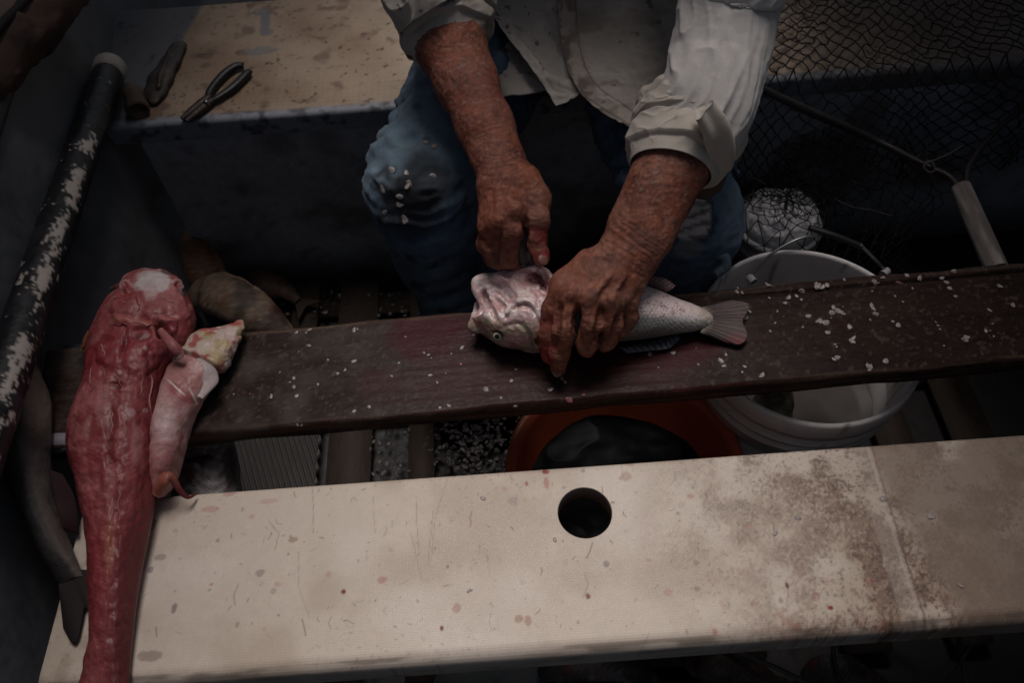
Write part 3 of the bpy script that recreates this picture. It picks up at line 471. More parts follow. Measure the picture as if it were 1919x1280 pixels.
# ---- jeans
J = SDF((-.34, .62, .015), (.50, 1.46, .70), .0048)
J.chain([(.04, 1.24, .52), (.22, 1.24, .52)], (.13, .13), .05, (0, 0, 1), .8)
for hip, kn, an, sg, r in (((.045, 1.18, .505), kneeR, V3([kneeR[0]+.03, kneeR[1]+.05, .06]), -1, 1.0), ((.215, 1.18, .505), kneeL, V3([kneeL[0]-.005, kneeL[1]+.08, .06]), 1, 1.0)):
    hip = V3(hip); J.chain([hip, along(hip, kn, .55), kn], (.100, .082, .067), .03); J.ell(kn, (.067,)*3, None, .03); J.chain([kn, along(kn, an, .35), an], (.063, .064, .062), .03)
    for i in range(9):                                   # folds that ring the bent knee and run down the shin
        t = .08+i*.1; c_ = along(kn, an, t); w_ = rng.normal(0, .012); J.chain([c_+V3([-.062, -.01, .02+w_]), c_+V3([-.025, -.059, -.01]), c_+V3([.025, -.059, .005+w_]), c_+V3([.062, -.01, .03])], (.004, .007, .007, .004), .02, sm=10)
    for i in range(7):
        t = .35+i*.09; c_ = along(hip, kn, t); J.chain([c_+V3([-.09, 0, .02]), c_+V3([-.04, -.02, .085-.02*t]), c_+V3([.04, .02+.02*rng.normal(), .085-.02*t]), c_+V3([.09, .02, .01])], (.003, .006, .006, .003), .02, sm=10)
vj, fj = J.mesh(3); nj = normals(vj, fj); vj = vj+nj*(.010*(wrinkle(vj, (12, 12, 24), 3, 130)-.35)+.005*(wrinkle(vj, (34, 34, 60), 2, 129)-.35)+.002*(fbm(vj, 90, 3, 131)-.5))[:, None]
fade = sst(.35, .65, .55*fbm(vj, 14, 4, 132)+.45*fbm(vj, 75, 4, 128)); cj = mix((.038, .068, .125), (.10, .165, .235), fade)
wear = sst(.2, .9, nj[:, 2]*.4+.5*fbm(vj, 20, 3, 133)+.25*sst(.06, .12, np.abs(vj[:, 0]-.06))); cj = mix(cj, (.20, .28, .34), .7*wear*sst(-.02, -.09, vj[:, 0])+.6*wear*sst(.24, .3, vj[:, 0]))
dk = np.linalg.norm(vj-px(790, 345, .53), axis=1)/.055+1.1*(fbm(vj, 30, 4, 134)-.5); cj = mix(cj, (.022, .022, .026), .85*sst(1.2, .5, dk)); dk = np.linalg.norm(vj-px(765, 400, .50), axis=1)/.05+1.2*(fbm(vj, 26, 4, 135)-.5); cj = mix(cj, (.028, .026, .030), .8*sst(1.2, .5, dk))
cj = mix(cj, (.02, .02, .022), .75*sst(.58, .74, fbm(vj, 36, 4, 136)))
tc_ = px(1292, 408, .505); tear = np.hypot((vj[:, 0]-tc_[0]-.004)/.028, ((vj-tc_)@V3([0, .6, .8]))/.032)+.5*(fbm(vj, 60, 3, 137)-.5); fr = np.sin((vj[:, 2]+.4*vj[:, 1])*2*math.pi/.0045+2*fbm(vj, 30, 2, 138))
front = vj[:, 1] < kneeL[1]+.01; cj = mix(cj, mix((.72, .66, .60), (.26, .21, .18), sst(.2, .9, fr)), front*sst(1.05, .9, tear)); cj = mix(cj, (.035, .05, .075), front*sst(.16, .08, np.abs(tear-1.08))*.8)
wh = px(1290, 470, .46); d = np.linalg.norm(vj-wh, axis=1)/.022+1.3*(fbm(vj, 60, 3, 139)-.5); cj = mix(cj, (.30, .31, .32), .7*sst(1, .6, d))
DEN = weave(mat('denim', None, .85, var=[(120, .15), (700, .22)], bump=[(900, .5), (140, .3)], spec=.2, sheen=.1), 200, .3, .0004)
jeans = obj('jeans', vj, fj, DEN, man, cj)
v, f = tube([px(712, 340, .46), px(696, 343, .452), px(692, 360, .445), px(702, 368, .44), px(715, 362, .45)], (.004, .0055, .0055, .0055, .004), 8, 20); obj('frayed_seam', v, f, DEN, man, np.tile((.13, .2, .26), (len(v), 1)))
v, f = tube([px(1338, 478, .44), px(1356, 482, .435), px(1358, 500, .425), px(1340, 515, .42)], (.006, .008, .008, .006), 8, 20); obj('frayed_seam', v, f, DEN, man, np.tile((.11, .16, .2), (len(v), 1)))
for an, sg in ((kneeR, -1), (kneeL, 1)):
    b_ = SDF((an[0]-.14, an[1]-.2, -.0), (an[0]+.14, an[1]+.26, .14), .005); c_ = V3([an[0]+(.03 if sg < 0 else 0), an[1]+.06, .045]); b_.chain([c_+V3([0, .05, 0]), c_+V3([sg*.01, -.09, -.003])], (.044, .04), .02); b_.cap(c_+V3([0, .02, .0]), c_+V3([0, .02, .06]), .05, .052, .02)
    v, f = b_.mesh(2); obj('boot', v, f, mat('boot', (.03, .026, .022), .6, var=[(40, .3)]), man)
# ---- shirt: sleeves, rolled cuffs and trunk as one cloth skin, folds raised out of it
SH = mat('shirt_cotton', None, .85, var=[(60, .06), (500, .08)], bump=[(1200, .35), (70, .15)], spec=.2, sheen=.15)
T = SDF((-.22, .60, .44), (.52, 1.50, 1.14), .0036)
T.chain([(.13, 1.25, .58), (.13, 1.23, .76), (.13, 1.20, .95)], (.155, .165, .165), .06, (0, 1, 0), .82); T.chain([(-.06, 1.19, .985), (.32, 1.19, .985)], (.085, .085), .06); T.cap((.13, 1.17, 1.02), (.125, 1.13, 1.08), .075, .066, .02)
dRn, dLn = unit(wR-eR), unit(wL-eL); cuR, cuL = along(eR, wR, .40), along(eL, wL, .565)
def shirt_col(v):
    c = mix((.50, .46, .42), (.40, .362, .325), sst(.35, .7, fbm(v, 12, 4, 152))); c = mix(c, (.24, .195, .16), .7*sst(.58, .72, fbm(v, 22, 4, 153))); return mix(c, (.08, .06, .055), .85*sst(.725, .76, fbm(v, 75, 3, 154)))
def sleeve(name, path, rs, seed, lean, colf, flat=.85):   # a tube of cloth with creases that run slantwise along it
    n_, m_ = 340, 160; v, f = tube(path, rs, m_, n_, False, flat); t = np.repeat(np.linspace(0, 1, n_), m_); a = np.tile(np.arange(m_)*2*math.pi/m_, n_); L_ = np.linalg.norm(np.diff(cat(path, 60), axis=0), axis=1).sum(); c_ = np.repeat(v.reshape(n_, m_, 3).mean(1), m_, 0); nn = (v-c_)/np.linalg.norm(v-c_, axis=1)[:, None]
    b = a+lean*t*L_*9; q = np.stack([np.cos(b)*1.25, np.sin(b)*1.25, t*L_*7], 1); q2 = np.stack([np.cos(b*1)*2.6, np.sin(b)*2.6, t*L_*14+3*np.sin(b)], 1); am = .6+.8*sst(.5, .9, t)
    h = .0042*am*(wrinkle(q, 1, 2, seed, 3)-.25)+.0022*am*(wrinkle(q2, 1, 2, seed+3, 5)-.15)+.0010*(fbm(v, 90, 3, seed+5)-.5); v = v+nn*h[:, None]
    obj(name, v, f, SH, man, colf(v)).modifiers.new('thickness', 'SOLIDIFY').thickness = .0014
def cuff(name, c, ax_, r0, L_, seed, tilt, colf, twist=0):  # cloth turned back on itself three times, the turns slipping askew
    ax_ = unit(ax_+V3(tilt)); s1 = unit(np.cross(ax_, FW)); s2 = np.cross(ax_, s1); n_, m_ = 150, 260; a = np.linspace(0, 2*math.pi, m_, endpoint=False)[None]; rg = np.random.default_rng(seed); ph = rg.uniform(0, 6.3, 8)
    p = np.linspace(0, 1, n_)[:, None]; e1 = .36+.05*np.sin(a+ph[0])+.03*np.sin(2*a+ph[1]); e2 = .68+.06*np.sin(a+ph[2])+.035*np.sin(3*a+ph[3]); sx = (p-.10)/.90
    def turn(x, lo, hi, h): k = np.clip((x-lo)/np.maximum(hi-lo, .05), 0, 1); return h*(np.clip(k/.10, 0, 1)**.5)*np.clip((1-k)/.07, 0, 1)**.5*(.85+.25*np.sin(np.pi*k))*((x > lo) & (x < hi))
    r = r0+turn(sx, 0, e1, .0085)+turn(sx, e1, e2, .0135)+turn(sx, e2, .99+0*a, .0105); r = np.where(p < .10, r0-.0035+.0035*(p/.10), r); s_ = np.where(p < .10, .016*(1-p/.10), 0)*-1+np.where(p < .10, 0, sx*L_)
    q = np.stack([np.cos(a)*1.1+0*p, np.sin(a)*1.1+0*p, sx*2.2+.55*np.sin(a+ph[4])+twist*np.cos(a+ph[5])], -1); q2 = np.stack([np.cos(a)*2.4+0*p, np.sin(a)*2.4+0*p, sx*5+1.2*np.sin(a*2+ph[6])], -1); w = sst(0, .12, p)
    r = r+w*(.0070*(wrinkle(q, 1, 2, seed, 3)-.25)+.0022*(wrinkle(q2, 1, 2, seed+2, 4)-.18))+.0018*np.sin(a*2+ph[7]); s_ = s_+.004*np.sin(a+ph[1])*np.ones_like(p)
    v = (c-ax_*s_[..., None]+s1*(r*np.cos(a))[..., None]+s2*(r*np.sin(a))[..., None]*.93).reshape(-1, 3); obj(name, v, grid_faces(n_, m_, True), SH, man, colf(v)).modifiers.new('thickness', 'SOLIDIFY').thickness = .0012
def sl_col(v): return mix(shirt_col(v), (.60, .58, .57), .8)
def cf_col(v): return mix(shirt_col(v), (.52, .47, .41), .7)
sleeve('sleeve', [shR+V3([.02, .0, .0]), along(shR+V3([.02, 0, 0]), px(776, -150, .77), .4), along(shR+V3([.02, 0, 0]), px(776, -150, .77), .75), px(776, -120, .755), px(784, -70, .735), px(800, -20, .71), px(822, 20, .69)], (.080, .074, .066, .062, .060, .058, .055), 170, .6, shirt_col)
sleeve('sleeve', [shL-V3([.02, 0, 0]), along(shL-V3([.02, 0, 0]), px(1392, -110, .785), .4), along(shL-V3([.02, 0, 0]), px(1392, -110, .785), .75), px(1388, -80, .77), px(1368, 10, .725), px(1350, 105, .688), px(1322, 195, .658), px(1297, 250, .632)], (.078, .074, .066, .060, .0570, .0555, .056, .054), 180, -.5, sl_col)
cuff('rolled_cuff', cuR, dRn, .0475, .082, 190, (-.20, .0, .0), shirt_col, .4); cuff('rolled_cuff', cuL, dLn, .0500, .088, 205, (.12, -.02, .22), cf_col, .7)
v, f = tube([px(1316, 205, .70), px(1342, 245, .672), px(1352, 292, .632), px(1336, 330, .592), px(1322, 346, .572)], (.012, .016, .017, .013, .004), 40, 90, flat=.7, up=(.3, -.7, .6)); a_ = np.tile(np.arange(40)*2*math.pi/40, 90); nn = normals(v, grid_faces(90, 40, True)); v = v+nn*(.003*np.sin(a_*3+np.repeat(np.linspace(0, 5, 90), 40)))[:, None]; obj('cuff_twist', v, f, SH, man, cf_col(v))
vt, ft = T.mesh(1); nt_v = normals(vt, ft); vt = vt+nt_v*(.0035*(wrinkle(vt, (17, 22, 14), 3, 150, 4)-.2)+.003*(wrinkle(vt, (44, 60, 26), 2, 148, 5)-.2)+.002*(fbm(vt, 90, 3, 151)-.5))[:, None]
cs_ = shirt_col(vt); obj('shirt', vt, ft, SH, man, cs_)
def cloth(name, left, right, nu, nv, folds, m, colf, th=.0018, bulge=0., sd_=0):     # a hanging panel of cloth between two edges, with folds
    L, R = cat([P(x, y, d=d) for x, y, d in left], nv), cat([P(x, y, d=d) for x, y, d in right], nv); u = np.linspace(0, 1, nu)[:, None, None]
    v = (L[None]*(1-u)+R[None]*u); n = unit(np.cross(R[nv//2]-L[nv//2], L[-1]-L[0])); n = n if n@FW < 0 else -n
    v = v+n*(bulge*np.sin(np.pi*u)); v = v.reshape(-1, 3)
    for pts, am, w in folds:
        d, t = seg_d(v, [P(x, y, d=dd) for x, y, dd in cat(pts, 12)]); v = v+n*(am*np.exp(-(d/w)**2)*np.sin(np.pi*np.clip(t*.9+.08, 0, 1))**.6)[:, None]
    v = v+n*(.006*(wrinkle(v, (14, 14, 9), 3, sd_, 4)-.2)+.0035*(wrinkle(v, (40, 40, 22), 2, sd_+2, 5)-.2)+.002*(fbm(v, 90, 2, sd_+1)-.5))[:, None]
    o = obj(name, v, grid_faces(nu, nv), m, man, colf(v)); md = o.modifiers.new('thickness', 'SOLIDIFY'); md.thickness = th; return o
def lp_col(v): return mix(shirt_col(v), (.29, .26, .235), .4*sst(.3, .7, fbm(v, 10, 3, 160)))
cloth('shirt_tail', [(880, -60, 1.19), (900, 40, 1.17), (912, 120, 1.15), (930, 186, 1.115)], [(1080, -60, 1.20), (1078, 60, 1.17), (1085, 130, 1.14), (1090, 158, 1.118)], 60, 90, [], SH, lp_col, bulge=.0, sd_=161)
cloth('shirt_front', [(905, -60, 1.165), (925, 40, 1.145), (975, 120, 1.12), (1035, 196, 1.085), (1042, 204, 1.08)], [(1085, -60, 1.165), (1078, 60, 1.145), (1085, 130, 1.12), (1092, 165, 1.095), (1088, 178, 1.088)], 110, 140,
    [([(905, 40, 1.15), (965, 110, 1.125), (1010, 165, 1.10), (1040, 195, 1.085)], .016, .012), ([(955, 60, 1.145), (990, 120, 1.12), (1030, 155, 1.10), (1080, 158, 1.10)], .014, .009), ([(1000, 20, 1.15), (1030, 100, 1.13), (1075, 140, 1.11)], .008, .012), ([(930, 90, 1.13), (970, 125, 1.115), (1000, 165, 1.10)], -.012, .007), ([(1060, -30, 1.16), (1062, 60, 1.14), (1068, 130, 1.115)], .006, .006)], SH, lp_col, sd_=163)
def rp_col(v):
    c = mix(shirt_col(v), (.27, .235, .20), .5*sst(.35, .65, fbm(v, 8, 3, 165))); sp, _ = seg_d(v, [P(x, y, d=d) for x, y, d in cat([(1048, -60, 1.15), (1054, 60, 1.13), (1064, 120, 1.108), (1092, 178, 1.078), (1150, 222, 1.045), (1225, 262, 1.005)], 20)])
    c = mix(c, (.46, .375, .31), .65*sst(.03, .012, sp)*sst(.35, .6, fbm(v, 30, 3, 166))); c = mix(c, (.13, .085, .075), .75*sst(.030, .010, sp)*sst(.5, .64, fbm(v, (50, 50, 30), 4, 167))); c = mix(c, (.16, .12, .11), .7*(np.abs(sp-.0215) < .0012)); return mix(c, (.17, .135, .12), .7*(np.abs(sp-.0035) < .0011))
cloth('shirt_placket_side', [(1042, -60, 1.155), (1050, 60, 1.130), (1060, 120, 1.108), (1088, 180, 1.078), (1150, 226, 1.045), (1232, 268, 1.0)], [(1330, -60, 1.155), (1308, 50, 1.13), (1295, 110, 1.105), (1285, 160, 1.08), (1278, 205, 1.05), (1272, 240, 1.02)], 140, 150,
    [([(1120, 168, 1.085), (1160, 176, 1.08), (1210, 165, 1.085), (1255, 140, 1.095)], -.010, .006), ([(1110, 155, 1.09), (1165, 160, 1.085), (1215, 148, 1.09), (1260, 120, 1.10)], .012, .009), ([(1140, 20, 1.14), (1200, 50, 1.13), (1280, 40, 1.13)], .008, .02), ([(1130, 90, 1.12), (1200, 105, 1.11), (1280, 85, 1.11)], .007, .014), ([(1078, -40, 1.15), (1082, 60, 1.13), (1096, 150, 1.09)], -.004, .004)], SH, rp_col, bulge=.012, sd_=168)
v, f = tube([px(1300, 300, .60), px(1318, 335, .575), px(1310, 372, .555)], (.026, .03, .012), 10, 12, flat=.22, up=(0, -.8, .6)); obj('cuff_strap', v, f, mat('brown_cloth', (.10, .062, .042), .8, var=[(60, .2)], bump=[(300, .3)]), man)
# ------------------------------------------------------------------ the fish under the knife
fish = empty('fish', px(1150, 590, .452)); tag(fish, 'silver white fish lying belly up on the plank under the hands, throat cut open', 'fish')
FM = mat('wet_fish', None, .36, var=[(200, .10), (800, .14)], bump=[(160, .25), (600, .5)], spec=.5, coat=.4)
Q = SDF((-.085, .50, .440), (.33, .73, .575), .0014)
# trunk from the gills to the tail root, deepest under the left hand
ax = [px(1000, 588, .489), px(1060, 585, .489), px(1130, 580, .488), px(1200, 585, .484), px(1262, 592, .474), px(1318, 598, .467)]
Q.chain(ax, (.046, .045, .044, .0355, .0215, .0118), .012, (0, .55, .83), .80, sm=14)
# head lying on its crown, chin up towards the far side: a blunt wedge, cheeks flat, mouth gaping to the left
Q.chain([px(1000, 588, .488), px(960, 588, .487), px(925, 580, .484)], (.045, .043, .030), .010, (0, .5, .85), .8)
Q.chain([px(1000, 535, .508), px(950, 535, .507), px(905, 534, .500)], (.026, .019, .009), .008); Q.chain([px(1005, 622, .478), px(950, 616, .477), px(898, 608, .477)], (.025, .0200, .008), .008)
Q.chain([px(1000, 640, .468), px(955, 632, .468), px(918, 622, .468)], (.0135, .0105, .007), .006)
carve(Q, [(872, 560), (895, 568), (907, 576)], (.016, .014, .006), .004, .006)
Q.chain([px(925, 521, .508), px(906, 524, .506), px(895, 530, .503), px(895, 545, .499), px(903, 562, .494), px(908, 578, .489), px(902, 592, .485), px(893, 605, .481), px(887, 614, .478), px(900, 618, .478)], (.005, .0058, .006, .005, .0042, .0042, .005, .0058, .0055, .003), .004, sm=30)
carve(Q, [(908, 545), (918, 575), (930, 600)], (.0022, .0032, .002), .004, .0)                      # jaw edge
carve(Q, [(918, 530), (940, 540), (958, 556), (966, 574)], (.003, .0062, .0065, .003), .004, .001)   # hollow of the throat
carve(Q, [(925, 560), (940, 574), (948, 590)], (.002, .004, .002), .004, .0)
carve(Q, [(950, 590), (966, 572), (985, 566), (1000, 572)], (.003, .004, .004, .003), .004, .002, False)
carve(Q, [(948, 596), (962, 578), (980, 571), (998, 580), (1012, 605), (1018, 640)], (.0018, .0028, .003, .0028, .0028, .002), .0025, -.001)
carve(Q, [(945, 612), (965, 606), (982, 612), (994, 634), (1000, 655)], (.001, .0022, .0024, .0022, .0015), .0025, -.0006)
carve(Q, [(962, 520), (985, 535), (1004, 556), (1012, 585)], (.001, .0022, .002, .001), .0025, -.0005)
carve(Q, [(1012, 640), (1022, 640)], (.006, .008), .004, .001)
carve(Q, [(905, 620), (918, 640), (945, 655), (980, 660)], (.001, .0018, .0018, .001), .0025, -.0004)
for q in snap(Q, [(932, 630)], .0): Q.ell(q, (.0075,)*3, None, .003, True); EYE = q+unit(q-CAMP)*.0022
carve(Q, [(978, 516), (1000, 517), (1016, 528), (1026, 550)], (.007, .012, .012, .006), .004, .003)    # the cut throat, flesh folded at its rim
Q.chain([px(968, 510, .512), px(990, 503, .514), px(1010, 506, .514), px(1026, 522, .512), px(1036, 546, .505)], (.003, .0045, .004, .005, .004), .004, sm=14); Q.chain([px(1005, 540, .514), px(1018, 552, .512), px(1024, 566, .506)], (.005, .0065, .004), .004, sm=8)
Q.chain([px(998, 516, .512), px(1012, 524, .511), px(1020, 538, .508)], (.004, .005, .003), .004, sm=8)
vq, fq = Q.mesh(2); nq = normals(vq, fq); A0, A1 = ax[0], ax[-1]; dx_ = unit(A1-A0); s_ = (vq-A0)@dx_; hgt = nq[:, 2]; side_ = (vq-A0)@unit(np.cross([0, 0, 1], dx_)); 
body_ = sst(.005, .03, s_); L_ = np.linalg.norm(A1-A0)
# scales: rows of overlapping half rounds
su, sv = s_/.0052, (np.arctan2(vq[:, 2]-.485, side_)*.045)/.0052; row = np.floor(sv); fu = np.mod(su+.5*np.mod(row, 2), 1)-.5; fv = sv-row-.5; sc_ = np.clip(1-np.hypot(fu*1.1-.25, fv), 0, 1)
vq = vq+nq*(body_*.0010*(sc_-.5)+.0016*(fbm(vq, 110, 3, 200)-.5)+.0009*sst(.03, .0, s_)*(wrinkle(vq, (150, 90, 150), 2, 198, 3)-.25))[:, None]
PQ = Paint(vq, nq); bl_ = 586+(PQ.x-1163)*.085; belly = sst(9, -9, PQ.y-bl_+10*(fbm(vq, 40, 3, 201)-.5)); silver = mix((.06, .065, .06), (.72, .72, .69), sst(.12, .6, sc_)); silver = mix(silver, (.07, .075, .065), .75*sst(-.004, -.036, side_)); cq = mix(silver, mix((.34, .22, .21), (.86, .74, .72), sst(.1, .5, sc_)), belly)
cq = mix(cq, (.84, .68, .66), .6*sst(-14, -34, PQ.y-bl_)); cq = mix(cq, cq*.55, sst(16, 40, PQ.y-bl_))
rg = np.random.default_rng(3); red = np.zeros(len(vq))
for k in range(46): a_, b_ = rg.uniform(1200, 1290), rg.normal(0, 9); red = np.maximum(red, PQ.m(a_, 570+.10*(a_-1200)+b_, rg.uniform(1, 3.2), rg.uniform(1, 2), .8, 200, k))
cq = mix(cq, (.30, .035, .04), .7*red)
hd = sst(.03, .010, s_); hc_ = mix((.36, .31, .22), (.19, .17, .11), sst(.3, .7, fbm(vq, 60, 4, 203))); hc_ = mix(hc_, (.84, .73, .72), sst(604, 588, PQ.y+.12*(PQ.x-950)*0+26*(fbm(vq, 50, 3, 204)-.5))); hc_ = mix(hc_, (.46, .24, .24), .75*sst(.5, .64, fbm(vq, 70, 4, 205))); hc_ = mix(hc_, (.055, .055, .04), .85*sst(642, 662, PQ.y)); hc_ = mix(hc_, (.11, .10, .07), .6*sst(.58, .68, fbm(vq, 130, 3, 207))*sst(596, 615, PQ.y)); cq = mix(cq, hc_, hd)
for m_, cc_ in ((.9*PQ.m(1003, 522, 26, 13, .7, 60), (.11, .008, .018)), (.85*PQ.m(1022, 540, 11, 18, .7, 60), (.19, .012, .03)), (.7*PQ.m(985, 509, 14, 5), (.26, .03, .05)), (.8*PQ.m(1008, 550, 9, 9), (.55, .30, .30)), (.6*PQ.m(893, 606, 7, 10), (.45, .15, .17)), (.55*PQ.m(900, 574, 9, 26), (.40, .17, .18)), (.6*PQ.m(903, 528, 12, 6), (.70, .62, .60)), (.9*PQ.l([(918, 530), (940, 541), (958, 556), (966, 574)], 5), (.16, .10, .11)), (.55*hd*sst(.55, .7, wrinkle(vq, (70, 120, 120), 2, 197, 2)), (.50, .26, .26)), (.6*hd*sst(.6, .75, fbm(vq, 160, 2, 196)), (.62, .50, .46)), (.85*PQ.l([(948, 596), (962, 578), (980, 571), (998, 580), (1012, 605), (1018, 640)], 2.6), (.15, .08, .075)), (.8*PQ.l([(945, 612), (965, 606), (982, 612), (994, 634), (1000, 655)], 2.4), (.12, .10, .07)), (.5*PQ.l([(908, 545), (918, 575), (930, 600)], 3), (.30, .17, .17)), (.55*PQ.m(985, 595, 22, 14), (.42, .26, .27)), (.5*PQ.m(962, 545, 24, 10), (.68, .58, .57)), (.6*PQ.m(1020, 600, 6, 22), (.34, .06, .07)), (.5*PQ.m(1010, 640, 10, 10), (.32, .27, .09)), (.6*PQ.l([(962, 520), (985, 535), (1004, 556), (1012, 585)], 2.2), (.36, .16, .17))): cq = mix(cq, cc_, m_)  # blood and skin marks; fold lines along carved grooves darkened like shade
cq = mix(cq, (.34, .27, .17), .6*sst(.19, .215, s_)*sst(.2, .6, fbm(vq, 60, 2, 206)))
obj('fish_body', vq, fq, FM, fish, cq)
gl = SDF(px(1000, 530, .49)-V3([.05, .05, .03]), px(1000, 530, .51)+V3([.05, .05, .04]), .0011); rg = np.random.default_rng(14)
for k in range(13):                                      # torn gill leaves hanging out of the cut
    x, y = 968+k*4.6, 512+max(0, k-6)*4.4; q = px(x, y, .517-.0012*max(0, k-6)); d_ = V3([.004+.004*rg.random(), -.007-.006*rg.random(), -.003]); gl.chain([q-d_*.7+V3([0, .003, 0]), q+rg.normal(0, .0012, 3)+V3([0, 0, .0025]), q+d_], (.0022, .0034, .0014), .0016, sm=7)
gl.chain([px(1018, 540, .516), px(1027, 556, .513), px(1034, 552, .512)], (.004, .0035, .0015), .002, sm=8); gl.chain([px(1008, 552, .516), px(1022, 568, .508)], (.0045, .003), .002)
v, f = gl.mesh(1); obj('torn_gills', v, f, mat('gill_flesh', None, .3, var=[(300, .2)], bump=[(500, .4)], coat=.4), fish, mix((.10, .006, .016), (.30, .04, .06), sst(.4, .7, fbm(v, 130, 3, 215))))
ec = EYE
nE = unit(CAMP-ec+V3([-.15, -.35, 0])); qm = np.array(Vector(nE).to_track_quat('Z', 'Y').to_matrix()).T
v, f = lathe([(.0001, .0035), (.0025, .0033), (.0043, .0024), (.0056, .0006), (.0056, -.003)], (0, 0, 0), 28); r_ = np.hypot(v[:, 0], v[:, 1]); c = mix((.006, .006, .007), (.52, .47, .38), sst(.0032, .0037, r_)); c = mix(c, (.10, .08, .05), sst(.0047, .0053, r_)); obj('eye', v@qm+ec, f, mat('fish_eye', None, .22, coat=.2), fish, c)
FDM = mat('drying_fish_skin', None, .6, var=[(90, .2), (420, .25)], bump=[(120, .4), (520, .5)], spec=.3)
FINM = mat('fin', None, .4, var=[(300, .12)], spec=.5, coat=.2)
def finblade(name, root, tip, parent, colf, th=.0016, nr=16, lift=0, m=None, amp=.0009):   # a fin: rays from a root edge to an outer edge
    A_ = cat([px(*q) for q in root], 60); B_ = cat([px(*q) for q in tip], 60); k = np.linspace(0, 1, 26)[:, None, None]; v = (A_[None]*(1-k)+B_[None]*k); n = unit(np.cross(A_[-1]-A_[0], B_[30]-A_[30])); n = n if n[2] > 0 else -n
    u = np.linspace(0, 1, 60); h = amp*np.sin(u*nr*2*math.pi)[None, :]*(1-.4*k[..., 0])+lift*np.sin(np.pi*k[..., 0])+.003*np.sin(u*4)[None]*k[..., 0]; v = v+n*h[..., None]; v = v.reshape(-1, 3); ray = np.repeat(np.sin(u*nr*2*math.pi)[None], 26, 0).ravel(); kk = np.repeat(k[:, 0, 0][:, None], 60, 1).ravel(); uu = np.repeat(u[None], 26, 0).ravel()
    o = obj(name, v, grid_faces(26, 60), m or FINM, parent, colf(v, ray, kk, uu)); md = o.modifiers.new('thickness', 'SOLIDIFY'); md.thickness = th; md.offset = 0; return o
def tailc(v, ray, k, u): c = mix((.15, .118, .112), (.095, .075, .072), sst(-.6, .6, ray)); c = mix(c, (.32, .27, .22), sst(.22, .0, k)); c = mix(c, (.26, .06, .075), .7*sst(.55, .8, k)*sst(.6, .85, u)); return mix(c, (.14, .10, .10), .5*sst(.4, .7, fbm(v, 50, 3, 210)))
finblade('tail_fin', [(1316, 577, .470), (1324, 598, .470), (1313, 622, .468)], [(1372, 563, .464), (1402, 572, .461), (1396, 592, .4595), (1390, 606, .459), (1400, 630, .459), (1388, 645, .459), (1360, 640, .459)], fish, tailc, nr=13)
finblade('pelvic_fin', [(1205, 530, .500), (1224, 536, .498), (1250, 546, .492)], [(1216, 516, .508), (1245, 521, .506), (1266, 536, .498)], fish, lambda v, r, k, u: mix((.34, .22, .20), (.24, .15, .15), sst(-.5, .6, r)), nr=7, lift=.003)
finblade('dorsal_fin', [(1160, 652, .458), (1200, 645, .457), (1240, 636, .456), (1270, 628, .456)], [(1175, 662, .4545), (1215, 660, .4545), (1252, 654, .4545), (1275, 634, .4545)], fish, lambda v, r, k, u: mix((.06, .062, .07), (.12, .12, .13), sst(-.5, .6, r)), nr=10, lift=.002)
# knife: black handle in the right fist, blade down into the throat
kn = empty('knife', px(1000, 512, .51)); tag(kn, 'black handled knife gripped in the fist above the fish throat', 'knife')
v, f = tube([px(972, 425, .578), px(978, 455, .560), px(984, 490, .534)], (.011, .0105, .0095), 14, 16, flat=.75); obj('handle', v, f, mat('black_rubber', (.012, .012, .013), .4, bump=[(200, .2)]), kn)
a, b = px(984, 488, .535), px(1006, 535, .500); dr_ = unit(b-a); wd_ = unit(np.cross(dr_, FW)); th_ = unit(np.cross(dr_, wd_)); v = [a+wd_*.008+th_*.001, a-wd_*.008+th_*.0003, b+wd_*.004+th_*.0008, b-wd_*.006+th_*.0002]; v = np.array(v+[q-2*th_*(.0008 if i % 2 == 0 else .0003) for i, q in enumerate(v)]); obj('blade', v, [(0, 1, 3, 2), (4, 6, 7, 5), (0, 2, 6, 4), (1, 5, 7, 3), (2, 3, 7, 6), (0, 4, 5, 1)], mat('steel', (.35, .35, .36), .28, metal=1), kn, smooth=False)
# ------------------------------------------------------------------ the big skinned catfish over plank and bench
cfish = empty('skinned_catfish', px(220, 900, .425)); tag(cfish, 'large raw red skinned catfish laid across plank and cream bench', 'catfish')
MEAT = mat('raw_flesh', None, .52, var=[(120, .12), (420, .2)], bump=[(160, .4), (600, .45)], spec=.34, coat=.10, sss=.06)
st = [(270, 505, 300, 503, .462, 0.005, .005), (236, 522, 335, 522, .466, 0.016, .012), (224, 548, 348, 545, .470, 0.024, .016), (200, 578, 362, 576, .474, 0.034, .02), (182, 610, 366, 603, .476, 0.038, .022), (168, 648, 350, 645, .476, 0.037, .022), (166, 690, 312, 690, .476, 0.038, .022), (160, 730, 298, 730, .474, 0.037, .022), (143, 770, 294, 765, .472, 0.036, .022), (130, 815, 290, 810, .470, 0.037, .03), (131, 860, 289, 860, .466, 0.038, .034), (146, 910, 287, 905, .458, 0.040, .034), (158, 960, 284, 950, .450, 0.040, .028), (167, 1010, 275, 1005, .446, 0.037, .024), (171, 1070, 263, 1065, .443, 0.032, .021), (174, 1130, 253, 1128, .441, 0.027, .019), (173, 1190, 246, 1190, .438, 0.023, .018), (163, 1240, 242, 1242, .434, 0.020, .016), (146, 1300, 240, 1305, .428, 0.016, .014), (130, 1350, 236, 1360, .42, 0.011, .012), (120, 1390, 236, 1400, .412, 0.006, .008)]
vc, fc, s_, u, sn = loft(st, 520, 220, .82); tp = sst(-.05, .25, sn); nc = normals(vc, fc)
if (nc[sn > .7][:, 2].mean() < 0): nc = -nc; fc = fc[:, ::-1]
